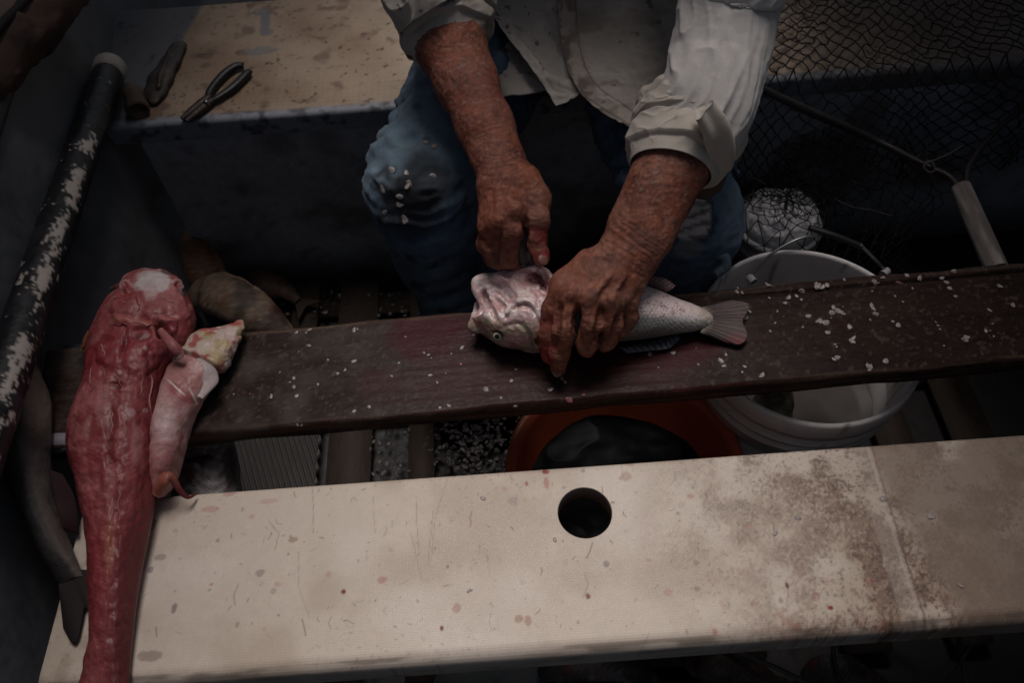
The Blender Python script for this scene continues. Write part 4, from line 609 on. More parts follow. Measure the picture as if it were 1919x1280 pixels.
PC = Paint(vc, nc); L = PC.l; M = PC.m; mid = [(230, 660), (218, 720), (206, 790), (204, 850), (212, 920), (214, 1000), (212, 1080), (208, 1160), (202, 1240), (190, 1320)]
ch = np.sin(((PC.y+np.abs(PC.x-np.interp(PC.y, [q[1] for q in mid], [q[0] for q in mid]))*.55)/9.5+1.6*fbm(vc, 22, 3, 220))*2*math.pi)*sst(640, 760, PC.y); fine = fbm(vc, (60, 260, 200), 3, 219)
dis = .0045*(fbm(vc, 20, 3, 221)-.5)+.0026*(fbm(vc, 70, 3, 222)-.5)+.0005*(fine-.5)+.00004*ch
for pts, w, am in (([(230, 600), (236, 630), (228, 665)], 5, -.006), (mid, 15, -.0035), ([(196, 700), (186, 790), (188, 860), (196, 930)], 14, .0015), ([(244, 700), (238, 790), (236, 870), (234, 940)], 14, .0015), ([(170, 770), (160, 850), (172, 940), (184, 1040)], 5, -.0018), ([(262, 700), (266, 790), (264, 880), (258, 960), (246, 1060)], 5, -.0018), ([(205, 600), (240, 604), (285, 606), (320, 600)], 7, .004), ([(200, 585), (240, 592), (300, 594)], 4, -.003), ([(256, 545), (258, 580), (252, 600)], 5, -.004), ([(222, 545), (240, 552), (262, 556), (300, 552), (338, 556)], 4, -.003), ([(292, 604), (303, 622), (318, 634)], 8, -.014), ([(196, 640), (180, 660), (178, 690)], 5, -.003), ([(286, 640), (276, 665), (282, 700)], 7, -.005)): dis += am*L(pts, w, .8)*(.75 if am < -.01 else .5)
for x, y, rx, ry, am in ((230, 577, 24, 18, .007), (312, 577, 34, 22, .007), (342, 612, 18, 22, .005), (235, 536, 10, 9, .006), (331, 535, 11, 9, .006), (235, 536, 4, 4, -.007), (331, 536, 4, 4, -.007), (287, 528, 30, 18, .003), (264, 626, 17, 10, -.007), (303, 618, 10, 12, -.014), (318, 615, 9, 11, .008), (205, 655, 20, 24, .004), (262, 670, 22, 26, .004), (268, 680, 8, 6, .003), (215, 722, 14, 6, -.004), (206, 790, 10, 20, -.003)): dis += am*.6*M(x, y, rx*1.35, ry*1.35, .9, 60)
vc = vc+nc*(dis*tp)[:, None]
cc = mix((.28, .036, .048), (.45, .145, .150), sst(.35, .7, fbm(vc, 16, 4, 223))); cc = mix(cc, (.22, .028, .036), .75*sst(.48, .70, fbm(vc, 30, 4, 224))); cc = mix(cc, (.44, .22, .21), .16*sst(.1, .95, ch)*sst(650, 760, PC.y)); cc = mix(cc, (.17, .02, .028), .35*sst(.55, .7, fine)); cc = mix(cc, (.46, .22, .21), .4*sst(.56, .70, fbm(vc, 48, 4, 218))*sst(1000, 850, PC.y)); cc = mix(cc, (.46, .22, .21), .5*sst(650, 560, PC.y)*sst(.3, .6, fbm(vc, 30, 3, 215)))
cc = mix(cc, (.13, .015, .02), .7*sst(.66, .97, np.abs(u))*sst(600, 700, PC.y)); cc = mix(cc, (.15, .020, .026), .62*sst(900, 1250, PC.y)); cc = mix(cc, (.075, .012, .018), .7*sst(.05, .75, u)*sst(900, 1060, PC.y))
for m_, cl in ((.85*L(mid[:6], 15, .6)*sst(.3, .6, fbm(vc, (70, 30, 70), 3, 225)), (.13, .014, .018)), (.75*L([(200, 660), (192, 740), (187, 820), (190, 900), (196, 960)], 3.5, .8), (.13, .012, .018)), (.75*L([(243, 690), (237, 790), (233, 880), (228, 950)], 3.5, .8), (.13, .012, .018)), (.7*sst(.35, .65, fbm(vc, (50, 20, 50), 3, 213))*np.exp(-((PC.x-np.interp(PC.y, [q[1] for q in mid], [q[0] for q in mid]))/17)**2)*sst(690, 740, PC.y)*sst(1250, 1000, PC.y), (.17, .018, .022)), (.6*M(205, 1030, 11, 60, .5, 40), (.36, .13, .075)), (.6*L([(200, 940), (208, 960), (216, 1000)], 4), (.40, .10, .09)), (.95*M(287, 527, 36, 27, .9, 60), (.60, .55, .55)), (.6*M(282, 545, 14, 22, .7, 60), (.52, .38, .38)), (.6*M(300, 516, 20, 8, .7, 60), (.58, .55, .56)), (.92*np.maximum(M(326, 507, 26, 9, .7, 60), .9*M(346, 540, 9, 24, .7, 60)), (.040, .038, .042)), (.85*L([(228, 546), (226, 532), (238, 527), (246, 536)], 3), (.55, .36, .36)), (.85*L([(322, 530), (334, 526), (341, 536), (336, 548)], 3), (.55, .36, .36)), (.9*np.maximum(M(235, 537, 4, 4), M(331, 537, 4, 4)), (.12, .03, .035)), (.65*L([(256, 552), (258, 580), (252, 604)], 4.5), (.50, .31, .30)), (.6*L([(200, 603), (240, 600), (285, 608), (316, 602)], 6, .5), (.46, .17, .12)), (.95*M(303, 620, 9, 13), (.045, .006, .012)), (.8*M(318, 614, 8, 10), (.22, .03, .04)), (.85*M(264, 627, 19, 9, .8, 60), (.12, .010, .016)), (.9*L([(236, 612), (233, 635), (228, 664)], 4), (.11, .008, .014)), (.8*M(204, 634, 12, 8, .9, 70), (.16, .016, .022)), (.8*M(190, 677, 7, 9, .9, 70), (.17, .014, .02)), (.7*L([(286, 640), (276, 668), (280, 700)], 7, .5), (.14, .012, .02)), (.75*M(272, 653, 4, 4), (.60, .46, .46)), (.7*M(223, 696, 5, 4), (.55, .36, .34)), (.85*M(217, 722, 14, 5, 1.0, 90), (.10, .022, .018)), (.8*M(205, 785, 9, 17, 1.0, 70), (.11, .014, .016)), (.75*M(204, 820, 7, 12, 1.0, 70), (.11, .014, .016)), (.6*M(244, 771, 12, 8, .9, 60), (.42, .26, .28)), (.5*M(190, 760, 16, 40, .9, 30), (.43, .20, .20)), (.5*M(256, 830, 16, 50, .9, 30), (.42, .20, .20)), (.7*M(276, 768, 6, 5), (.5, .3, .3)), (.6*M(350, 565, 5, 12), (.24, .03, .05)), (.6*M(310, 590, 26, 6, .8), (.22, .05, .06))): cc = mix(cc, cl, m_)
# silvery line of skin left along the tail
sk_, _ = seg_d(vc, [px(x, y, z) for x, y, z in ((243, 1110, .475), (232, 1170, .466), (215, 1225, .460), (196, 1290, .45))]); cc = mix(cc, (.30, .25, .26), .75*sst(.0022, .0008, sk_))
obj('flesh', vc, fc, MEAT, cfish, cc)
pts_ = []; bpy.context.view_layer.update(); bv = BVHTree.FromPolygons([tuple(q) for q in vc], [tuple(q) for q in fc.tolist()]); rg = np.random.default_rng(77)
def onbv(x, y): r = Vector(FW+RT*(x-959.5)/FPX-UP*(y-640)/FPX).normalized(); h = bv.ray_cast(Vector(CAMP), r); return None if h[0] is None else np.array(h[0])-np.array(r)*.0006
for x0, y0, x1, y1, r in ((205, 612, 240, 606, .0016), (246, 604, 296, 612, .0018), (256, 548, 260, 590, .0016), (232, 612, 228, 650, .0012), (214, 700, 226, 722, .0013), (196, 690, 205, 740, .0011), (268, 690, 262, 742, .0011), (208, 770, 214, 812, .0013), (198, 800, 204, 846, .0011), (238, 770, 232, 830, .0011), (282, 700, 286, 780, .0016), (286, 790, 286, 860, .0014), (212, 930, 206, 985, .0014), (222, 900, 224, 960, .0011), (176, 690, 168, 735, .0012), (190, 640, 196, 668, .0013), (306, 560, 338, 572, .0011), (212, 560, 240, 570, .0011)):
    q = [onbv(x0+(x1-x0)*t+rg.normal(0, 2.2), y0+(y1-y0)*t+rg.normal(0, 2.2)) for t in np.linspace(0, 1, 6)]; q = [p for p in q if p is not None]
    if len(q) > 3: pts_.append(tube(q, np.array([.3, 1, .8, 1.1, .3])*r*.75, 7, 24, flat=.6))
v, f = join(pts_); kind(obj('torn_membrane', v, f, MEAT, cfish, mix((.40, .175, .17), (.24, .035, .045), sst(.4, .65, fbm(v, 45, 3, 212)))), 'stuff')
# the belly flap beside it, with its pale ragged end
st2 = [(425, 612, 455, 600, .470, 0.002, .004), (392, 618, 457, 622, .472, 0.009, .012), (358, 634, 440, 660, .474, 0.016, .016), (340, 655, 425, 690, .475, 0.019, .018), (335, 676, 408, 705, .475, 0.021, .018), (314, 705, 388, 735, .475, 0.023, .018), (302, 745, 368, 765, .472, 0.024, .02), (292, 790, 350, 800, .468, 0.024, .03), (288, 830, 338, 838, .464, 0.023, .034), (285, 870, 322, 880, .458, 0.020, .034), (284, 905, 305, 912, .45, 0.014, .024), (284, 928, 294, 932, .446, 0.005, .006)]
vf, ff, s_, u, sn = loft(st2, 300, 120, .85); nf = normals(vf, ff)
if nf[sn > .7][:, 2].mean() < 0: nf = -nf; ff = ff[:, ::-1]
PB = Paint(vf, nf); rib = np.sin((s_*34+u*.8+1.2*fbm(vf, 24, 3, 230))*2*math.pi*.5); vf = vf+nf*(.00025*rib*sst(.6, .7, s_)+.005*(fbm(vf, 34, 3, 231)-.5)+.002*(fbm(vf, 110, 3, 217)-.5)+.011*(fbm(vf, 60, 3, 232)-.5)*sst(.36, .28, s_)-.007*np.exp(-((s_-.335)/.016)**2))[:, None]
c2 = mix((.44, .23, .225), (.55, .35, .34), sst(.35, .7, fbm(vf, 25, 4, 233))); c2 = mix(c2, (.34, .12, .12), .4*sst(.2, .9, rib)*sst(.6, .7, s_)); c2 = mix(c2, (.30, .09, .09), .5*sst(.5, .68, fbm(vf, 70, 4, 216)))
for m_, cl in ((.85*PB.m(352, 708, 42, 26, .3, 40, 0, 25), (.36, .15, .14)), (.85*PB.m(340, 738, 32, 14, .3, 40, 0, 35), (.29, .075, .08)), (.9*PB.m(392, 690, 7, 26, .5, 60, 0, 25), (.56, .49, .48)), (.7*sst(.72, .95, -u)*sst(.4, .5, s_), (.18, .025, .03)), (.55*sst(.74, .97, s_), (.32, .09, .08)), (.95*PB.l([(315, 712), (334, 730), (346, 741)], 1.8), (.74, .68, .66)), (.9*PB.l([(355, 728), (362, 744), (370, 758)], 1.6), (.7, .62, .60)), (.45*PB.m(310, 790, 30, 40, .8, 40), (.60, .46, .46))): c2 = mix(c2, cl, m_)
e_ = sst(.35, .32, s_+.03*(fbm(vf, 60, 2, 235)-.5)); pe = mix((.52, .43, .37), (.46, .36, .22), sst(.45, .68, fbm(vf, 45, 3, 236))); pe = mix(pe, (.34, .05, .05), .85*sst(.55, .66, fbm(vf, 60, 4, 237))); pe = mix(pe, (.24, .20, .07), .75*sst(.64, .74, fbm(vf, 45, 3, 239)))
for m_, cl in ((.9*PB.l([(420, 612), (440, 606), (456, 604)], 6), (.30, .02, .03)), (.8*PB.m(363, 668, 12, 12, .9, 60), (.30, .03, .035)), (.7*PB.m(432, 662, 5, 14, .8), (.12, .03, .03)), (.6*PB.m(390, 632, 14, 6, .8), (.36, .32, .14)), (.7*PB.m(430, 628, 14, 14, .6), (.56, .42, .42)), (.6*PB.m(415, 690, 9, 14, .8), (.36, .07, .06))): pe = mix(pe, cl, m_)
c2 = mix(c2, pe, e_)
obj('belly_flap', vf, ff, MEAT, cfish, c2)
v, f = tube([px(372, 672, .492), px(392, 690, .488), px(394, 712, .484), px(374, 745, .482)], (.004, .008, .010, .004), 12, 24, flat=.3, up=(.5, .5, .7)); obj('white_membrane', v, f, MEAT, cfish, mix((.55, .50, .49), (.46, .36, .36), fbm(v, 60, 2, 240)))
v, f = tube([px(300, 618, .52), px(322, 646, .522), px(336, 664, .512), px(326, 672, .504)], (.004, .0065, .0065, .003), 12, 26, flat=.6); obj('jaw_bone', v, f, MEAT, cfish, mix((.30, .10, .10), (.46, .36, .36), sst(.55, .75, np.repeat(np.linspace(0, 1, 26), 12))))
v, f = tube([px(290, 920, .45), px(308, 898, .462), px(322, 895, .462), px(336, 918, .45), px(352, 932, .437), px(368, 927, .4275)], (.009, .009, .0045, .0035, .0028, .001), 10, 40, flat=.6); obj('fin_spine', v, f, MEAT, cfish, mix((.28, .085, .06), (.13, .022, .03), np.repeat(sst(.2, .7, np.linspace(0, 1, 40)), 10)))
v, f = tube([px(236, 540, .49), px(222, 536, .488), px(206, 540, .484)], (.007, .005, .0015), 8, 14, flat=.5); obj('barbel', v, f, MEAT, cfish, np.tile((.13, .05, .05), (len(v), 1)))
v, f = tube([px(174, 622, .49), px(162, 640, .488), px(152, 656, .482)], (.008, .006, .002), 8, 14, flat=.5); obj('barbel', v, f, MEAT, cfish, np.tile((.22, .09, .05), (len(v), 1)))
# ------------------------------------------------------------------ a whole grey catfish at the left edge
gcf = empty('whole_catfish', px(70, 900, .425)); tag(gcf, 'dark grey whole catfish with black tail at the left edge, below the pipe', 'catfish')
st3 = [(5, 640, 30, 636, .52, .004, .004), (-25, 660, 55, 655, .50, .02, .02), (-30, 700, 72, 695, .495, .04, .03), (-28, 740, 88, 735, .485, .045, .035), (-20, 790, 91, 790, .475, .045, .03), (0, 850, 90, 850, .465, .042, .03), (22, 910, 96, 905, .455, .038, .028), (44, 965, 106, 955, .448, .032, .024), (66, 1015, 122, 1000, .443, .026, .02), (88, 1058, 138, 1040, .440, .018, .016), (104, 1085, 150, 1066, .436, .010, .010), (112, 1098, 156, 1080, .434, .004, .004)]
vg, fg, s_, u, sn = loft(st3, 260, 100, .9); ng = normals(vg, fg)
if ng[sn > .7][:, 2].mean() < 0: ng = -ng; fg = fg[:, ::-1]
vg = vg+ng*(.003*(fbm(vg, 40, 3, 250)-.5))[:, None]; cg = mix((.017, .015, .017), (.036, .031, .030), sst(.3, .7, fbm(vg, 22, 4, 251))); cg = mix(cg, (.34, .27, .22), .9*sst(.45, .8, u+.2*(fbm(vg, 30, 3, 252)-.5))*sst(.14, .2, s_)*sst(.48, .34, s_)); cg = mix(cg, (.16, .13, .12), .7*sst(.25, .7, u)*sst(.4, .5, s_)); cg = mix(cg, (.015, .014, .016), .7*sst(.1, -.6, u))
obj('fish_body', vg, fg, FDM, gcf, cg)
dkf = lambda v, r, k, u: mix((.014, .012, .013), (.026, .018, .019), sst(-.5, .6, r))
finblade('tail_fin', [(152, 1068, .436), (132, 1085, .436), (110, 1096, .436)], [(172, 1070, .430), (178, 1105, .427), (173, 1146, .4255), (161, 1140, .4255), (155, 1166, .4255), (147, 1199, .4255), (136, 1207, .4255), (118, 1178, .4265)], gcf, dkf, nr=29, amp=.0004, m=mat('dark_fin', None, .7, spec=.2))
finblade('anal_fin', [(92, 880, .46), (104, 940, .45), (118, 990, .445)], [(118, 890, .455), (142, 940, .442), (146, 1000, .432)], gcf, lambda v, r, k, u: mix((.030, .010, .014), (.022, .008, .011), sst(-.5, .6, r)), nr=22, amp=.0003, m=mat('dark_fin'))
# ------------------------------------------------------------------ fish lying deeper in the boat
def small_fish(name, label, spine, r, c_top, c_side, seed, tail=True, flat=.62, group=None):
    e0 = empty(name, V3(spine[len(spine)//2])-V3([0, 0, r*.6])); tag(e0, label, 'fish', group); p = cat(spine, 60); t = np.linspace(0, 1, 60); rr = r*np.interp(t, (0, .05, .15, .3, .5, .7, .88, 1), (.12, .45, .78, 1, .98, .72, .36, .28))
    v, f = tube(p, rr, 36, flat=flat); ang_ = np.tile(np.arange(36)*2*math.pi/36, 60); tt_ = np.repeat(t, 36); v = v+.0035*(fbm(v, 50, 3, seed)-.5)[:, None]; su = np.sin(tt_*120)*np.sin(ang_*14); c = mix(c_side, c_top, sst(-.2, .7, np.sin(ang_)+.3*(fbm(v, 30, 3, seed+1)-.5))); c = mix(c, np.asarray(c_side)*1.5, .35*sst(.2, .8, su)*sst(.2, .3, tt_)); c = mix(c, (.10, .02, .02), .6*sst(.62, .75, fbm(v, 28, 4, seed+2))); c = mix(c, np.asarray(c_top)*.5, .7*np.exp(-((tt_-.235)/.012)**2))
    c = mix(c, np.asarray(c)*.35, sst(.46, .64, fbm(v, 34, 4, seed+3))); c = mix(c, np.asarray(c)*1.7+.01, .6*sst(.55, .7, fbm(v, 150, 3, seed+4))); v = v+normals(v, np.array([q for q in f if len(q) == 4]))*(.0016*(fbm(v, 110, 3, seed+5)-.5)+.0007*su)[:, None]
    obj('fish_body', v, f, FDM, e0, c)
    d = unit(p[-1]-p[-4]); sd_ = unit(np.cross(d, [0, 0, 1])); k = r*1.05
    if tail:
        tv = np.array([p[-1]+sd_*r*.26, p[-1]-sd_*r*.26, p[-1]+d*k*.9+sd_*k*.8, p[-1]+d*k*.55, p[-1]+d*k*.9-sd_*k*.8]); o = obj('tail_fin', tv, [(0, 2, 3), (0, 3, 1), (1, 3, 4)], FINM, e0, np.tile(np.asarray(c_top)*.6, (5, 1)), False); md = o.modifiers.new('t', 'SOLIDIFY'); md.thickness = .003
    hd_ = unit(p[0]-p[3]); q = p[5]+sd_*0; up_ = unit(np.cross(sd_, d)); up_ = up_ if up_[2] > 0 else -up_
    ey = q+up_*r*flat*.62; v, f = lathe([(.0001, .003), (.003, .0026), (.0055, .0), (.0055, -.004)], (0, 0, 0), 16); rr_ = np.hypot(v[:, 0], v[:, 1]); obj('eye', v+ey, f, mat('fish_eye'), e0, mix((.01, .01, .01), (.22, .16, .09), sst(.0024, .003, rr_)))
    return e0
small_fish('fish', 'brown headed fish lying on the boat floor against the bench, behind the red catfish head', [px(306, 440, .12), px(338, 462, .13), px(375, 500, .12), px(408, 545, .10), px(440, 600, .09)], .043, (.13, .062, .036), (.21, .125, .085), 300)
small_fish('fish', 'thick grey brown fish half hidden under the left part of the plank', [px(345, 575, .12), px(395, 548, .15), px(455, 572, .15), px(520, 620, .13), px(585, 690, .10)], .044, (.13, .088, .06), (.22, .17, .135), 310)
small_fish('fish', 'small dim brown fish on the floor by the bench, right of the other floor fish', [px(440, 540, .05), px(480, 532, .05), px(525, 540, .05), px(560, 565, .05)], .035, (.07, .04, .028), (.10, .06, .045), 320)
sf = empty('fish', px(388, 880, .30)); tag(sf, 'silver fish with bloody gills below the plank beside the belly flap', 'fish')
v, f, s_, u, sn = loft([(352, 770, 408, 770, .330, .010, .02), (338, 800, 428, 800, .335, .030, .03), (326, 840, 440, 836, .338, .040, .04), (324, 880, 446, 876, .336, .042, .04), (326, 930, 450, 925, .332, .040, .04), (332, 990, 448, 990, .325, .035, .03), (345, 1050, 440, 1050, .31, .02, .02)], 150, 90, .85); n_ = normals(v, f)
if n_[sn > .7][:, 2].mean() < 0: n_ = -n_; f = f[:, ::-1]
PS = Paint(v, n_); v = v+n_*(.0035*(fbm(v, 45, 3, 340)-.5)-.006*PS.l([(345, 862), (385, 850), (430, 866)], 6)-.004*PS.l([(372, 900), (378, 860), (395, 835)], 4))[:, None]; c = mix((.34, .32, .32), (.55, .52, .52), sst(.3, .7, fbm(v, 120, 3, 341)))
for m_, cl in ((.85*PS.m(375, 858, 34, 13, .9, 60), (.12, .02, .015)), (.8*PS.m(352, 885, 16, 26, .9, 60), (.16, .06, .035)), (.6*PS.m(395, 830, 26, 10, .8, 60), (.50, .40, .37)), (.75*PS.m(432, 880, 14, 50, .7, 50), (.09, .05, .04)), (.6*PS.l([(340, 850), (385, 842), (430, 858)], 4), (.08, .01, .012))): c = mix(c, cl, m_)
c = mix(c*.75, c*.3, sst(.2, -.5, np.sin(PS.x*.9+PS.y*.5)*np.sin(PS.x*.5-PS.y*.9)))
obj('fish_body', v, f, FDM, sf, c)
v, f = tube([px(66, 832, .440), px(110, 830, .440), px(165, 828, .440)], .0125, 24, 12); o = obj('plastic_pipe', v, f, mat('lilac_plastic', (.26, .23, .27), .5, var=[(40, .1)]), None); tag(o, 'pale lilac plastic pipe end showing left of the red catfish', 'pipe')
# ------------------------------------------------------------------ things along the left side
pole = empty('pipe', px(110, 640, .40)); tag(pole, 'black pipe with peeling white paint and a white end, leaning in the left corner', 'pipe')
p0, p1 = px(204, 134, .455), px(20, 680, .545); v, f = tube([p0+(p0-p1)*.01, p0, along(p0, p1, .33), along(p0, p1, .66), p1, along(p0, p1, 1.25)], .0238, 48, 420); n_ = fbm(v, 1, 1, 0); t_ = np.repeat(np.linspace(0, 1, 420), 48); a_ = np.tile(np.arange(48)*2*math.pi/48, 420)
pat = np.stack([t_*30, np.cos(a_)*1.5, np.sin(a_)*1.5], 1); pn = fbm(pat, (1.0, 1, 1), 5, 400); fleck = fbm(pat, (7, 7, 7), 4, 402); face = unit(CAMP-along(p0, p1, .5)); rel = (v-(p0+((v-p0)@unit(p1-p0))[:, None]*unit(p1-p0)))@unit(np.cross(unit(p1-p0), face))/.0238
white = sst(.50, .54, pn*.55+fleck*.45+.13*np.exp(-((rel*1-(-.25 if True else 0))/.42)**2)*sst(.28, .45, t_)-.125-.02*sst(.3, .2, t_)); c = mix((.008, .008, .011), (.43, .38, .35), white); c = mix(c, (.03, .03, .04), .6*sst(.5, .7, fbm(v, 30, 3, 403))*(1-white))
v = v+((v-np.repeat(v.reshape(420, 48, 3).mean(1), 48, 0))*(.03*(fbm(v, 60, 3, 404)-.5))[:, None])+0; obj('tube', v, f, mat('black_paint', None, .42, var=[(90, .1)], bump=[(200, .3)]), pole, c)
dp = unit(p0-p1); v, f = lathe([(.019, -.02), (.0262, -.018), (.0265, .012), (.024, .016), (.020, .0165), (.019, -.01)], p0+dp*.004, 48, dp); obj('end_cap', v, f, mat('dirty_white_plastic', (.40, .36, .33), .5, var=[(60, .15)]), pole)
# dark wrapping where the pipe meets the fish and the side
bundle = empty('canvas_bundle', px(70, 110, .62)); tag(bundle, 'rolled brown canvas bundle tied with cord on the upper left gunwale', 'canvas')
bp = [px(170, -90, .66), px(95, -10, .655), px(35, 60, .65), px(-40, 140, .645), px(-120, 240, .64)]; v, f = tube(bp, (.040, .048, .05, .048, .045), 40, 90, flat=.85); ang_ = np.tile(np.arange(40)*2*math.pi/40, 90); v = v+(.02*(wrinkle(v, (14, 14, 22), 3, 410)-.4))[:, None]*V3([.5, .5, 1]); c = mix((.035, .017, .012), (.075, .042, .03), sst(.35, .7, fbm(v, 14, 4, 411))); c = mix(c, (.20, .15, .13), .8*sst(.3, .8, np.sin(ang_+.4))); c = mix(c, (.02, .014, .012), .7*sst(.55, .7, fbm(v, 30, 4, 412)))
obj('canvas_roll', v, f, mat('old_canvas', None, .85, var=[(90, .15)], bump=[(300, .4), (60, .4)]), bundle, c)
v, f = tube([q+V3([.024, -.016, .042]) for q in bp], .006, 10, 60); obj('cord', v, f, mat('dark_cord', (.012, .010, .010), .8), bundle)
Zb = .4215
sh = empty('knife_sheath', px(312, 135, Zb)); tag(sh, 'worn dark leather sheath on the grey end of the rear bench', 'sheath')
b_ = SDF(px(312, 135, .42)-V3([.10, .12, .01]), px(312, 135, .42)+V3([.10, .12, .04]), .0016); b_.chain([px(334, 86, .428), px(318, 116, .430), px(300, 146, .431), px(290, 172, .429), px(289, 188, .427)], (.0155, .0165, .0205, .0185, .009), .006, (0, 0, 1), .42); b_.chain([px(318, 95, .439), px(301, 140, .4405), px(296, 165, .439)], (.0022, .003, .002), .006); v, f = b_.mesh(2); c = mix((.022, .019, .018), (.06, .045, .036), sst(.4, .7, fbm(v, 40, 4, 420))); c = mix(c, (.10, .075, .06), .6*sst(.6, .72, fbm(v, 90, 3, 421)))
obj('leather', v, f, mat('old_leather', None, .6, var=[(90, .2)], bump=[(260, .5)]), sh, c); v, f = lathe([(.0001, .002), (.003, .0016), (.004, 0)], px(297, 160, .4405), 16); obj('rivet', v, f, mat('rusty_steel', (.10, .07, .05), .5, metal=.8), sh)
plr = empty('pliers', px(400, 175, Zb)); tag(plr, 'black handled pliers lying open on the tan rear bench', 'pliers'); BR = mat('black_grip', (.010, .010, .011), .45, bump=[(200, .2)]); RS = mat('rusty_jaw', (.045, .030, .026), .55, var=[(90, .3)], bump=[(300, .4)], metal=.3)
for pts in (((388, 184), (396, 166), (418, 140), (440, 124), (456, 121)), ((392, 190), (412, 180), (440, 160), (462, 138), (469, 132))):
    v, f = tube([px(x, y, .4285) for x, y in pts], (.0052, .0070, .0080, .0078, .0055), 14, 30, flat=.75); obj('handle', v, f, BR, plr)
for o1, o2 in (((394, 180), (341, 222)), ((398, 187), (349, 227))):
    q0, q1 = px(*o1, .4285), px(*o2, .4275); v, f = tube([q0, along(q0, q1, .3), along(q0, q1, .7), q1], (.0062, .0085, .0072, .0042), 14, 24, flat=.8); obj('jaw', v, f, RS, plr)
v, f = lathe([(.0001, .0028), (.0035, .0022), (.0048, 0), (.0048, -.006)], px(386, 190, .4355), 20); obj('pivot', v, f, mat('worn_steel', (.25, .24, .24), .35, metal=1), plr)
stb = empty('cork_float', px(253, 195, Zb)); tag(stb, 'stubby brown cork float beside the white pipe end', 'float')
q0, q1 = px(247, 168, .436), px(259, 208, .436); v, f = tube([q0, along(q0, q1, .1), along(q0, q1, .45), along(q0, q1, .55), along(q0, q1, .6), along(q0, q1, .92), q1], (.010, .0165, .0165, .0130, .0180, .0185, .0150), 30, 60); v = v+.003*(fbm(v, 70, 3, 430)-.5)[:, None]; c = mix((.055, .038, .03), (.12, .075, .05), fbm(v, 40, 4, 431)); c = mix(c, (.02, .016, .015), sst(.2, .0, v@unit(q1-q0)-(along(q0, q1, .5))@unit(q1-q0)+.004)*.0+.5*sst(.55, .7, fbm(v, 60, 3, 432))); obj('cork', v, f, mat('cork', None, .8, var=[(100, .2)], bump=[(260, .5)]), stb, c)
# ------------------------------------------------------------------ buckets
bk = empty('white_bucket', (.405, .612, 0.035)); tag(bk, 'open white plastic bucket of murky water under the plank', 'bucket'); WP = mat('bucket_plastic', None, .42, var=[(14, .08), (90, .05)], spec=.45, sss=.05)
bc = (.405, .612); RB = .1475; prof = [(.001, .034), (.122, .034), (.126, .040), (.134, .20), (.1385, .285), (.1435, .286), (.1440, .292), (.1395, .294), (.1400, .305), (.1450, .306), (.1455, .312), (.141, .314), (.1420, .330), (.1475, .332), (.1485, .340), (.1485, .366), (.1465, .370), (.1430, .370), (.1412, .366), (.1405, .345), (.1355, .22), (.128, .06), (.001, .052)]
v, f = lathe(prof, (*bc, 0), 128); inn = np.hypot(v[:, 0]-bc[0], v[:, 1]-bc[1]) < np.interp(v[:, 2], (.05, .37), (.1305, .1445)); c = np.tile((.78, .76, .75), (len(v), 1)); c = mix(c, (.36, .30, .25), .5*sst(.5, .7, fbm(v, (18, 18, 6), 4, 440))*sst(.37, .25, v[:, 2])); c = mix(c, (.30, .19, .15), .6*inn*sst(.55, .70, fbm(v, (30, 30, 4), 3, 441))); c = mix(c, (.10, .08, .07), .7*sst(.72, .76, fbm(v, 90, 3, 442)))
obj('pail', v, f, WP, bk, c)
th = np.linspace(0, 2*math.pi, 96, endpoint=False); rr = np.linspace(0, 1, 24)[:, None]; R_ = .1335*rr; v = np.stack([bc[0]+R_*np.cos(th), bc[1]+R_*np.sin(th), np.full((24, 96), .205)], -1).reshape(-1, 3); v[:, 2] += .0016*(fbm(v, 30, 2, 445)-.5); kind(tag(obj('bucket_water', v, grid_faces(24, 96, True), mat('murky_water', (.12, .105, .10), .10, var=[(9, .2)], bump=[(24, .2)], coat=.5), None), 'murky grey water standing in the white bucket', 'water'), 'stuff')
ears = [V3([bc[0]-.12, bc[1]+.09, .345]), V3([bc[0]+.125, bc[1]+.095, .345])]
wire = [px(1405, 520, .345), px(1440, 480, .37), px(1480, 455, .385), px(1510, 444, .390), px(1540, 442, .388)]; w2 = [px(1612, 458, .385), px(1640, 486, .37), px(1662, 508, .35)]
MT = mat('galvanised_wire', (.35, .35, .36), .35, metal=.9); v, f = tube(wire, .0021, 8, 40); obj('wire_handle', v, f, MT, bk); v, f = tube(w2, .0021, 8, 30); obj('wire_handle', v, f, MT, bk); v, f = tube([px(1515, 426, .395), px(1560, 440, .393), px(1615, 462, .385)], .0052, 14, 20, flat=.8); obj('handle_grip', v, f, BR, bk)
for q in (px(1405, 520, .345), px(1662, 508, .35)): v, f = lathe([(.0001, .003), (.005, .0025), (.006, 0), (.006, -.010)], q, 20, q-V3([*bc, q[2]])); obj('handle_ear', v, f, mat('white_plastic', (.50, .485, .485), .4), bk)
e0 = small_fish('fish', 'scaly brown fish standing half out of the water in the white bucket', [px(1452, 690, .36), px(1450, 735, .335), px(1447, 785, .285), px(1445, 830, .19), px(1445, 860, .09)][::-1], .037, (.38, .30, .20), (.62, .53, .40), 450, False, .75)
ob = empty('orange_basin', (*px(1172, 872, .26)[:2], .035)); tag(ob, 'orange plastic basin holding a black bag under the plank', 'basin'); oc = px(1172, 880, .26); RO = .163
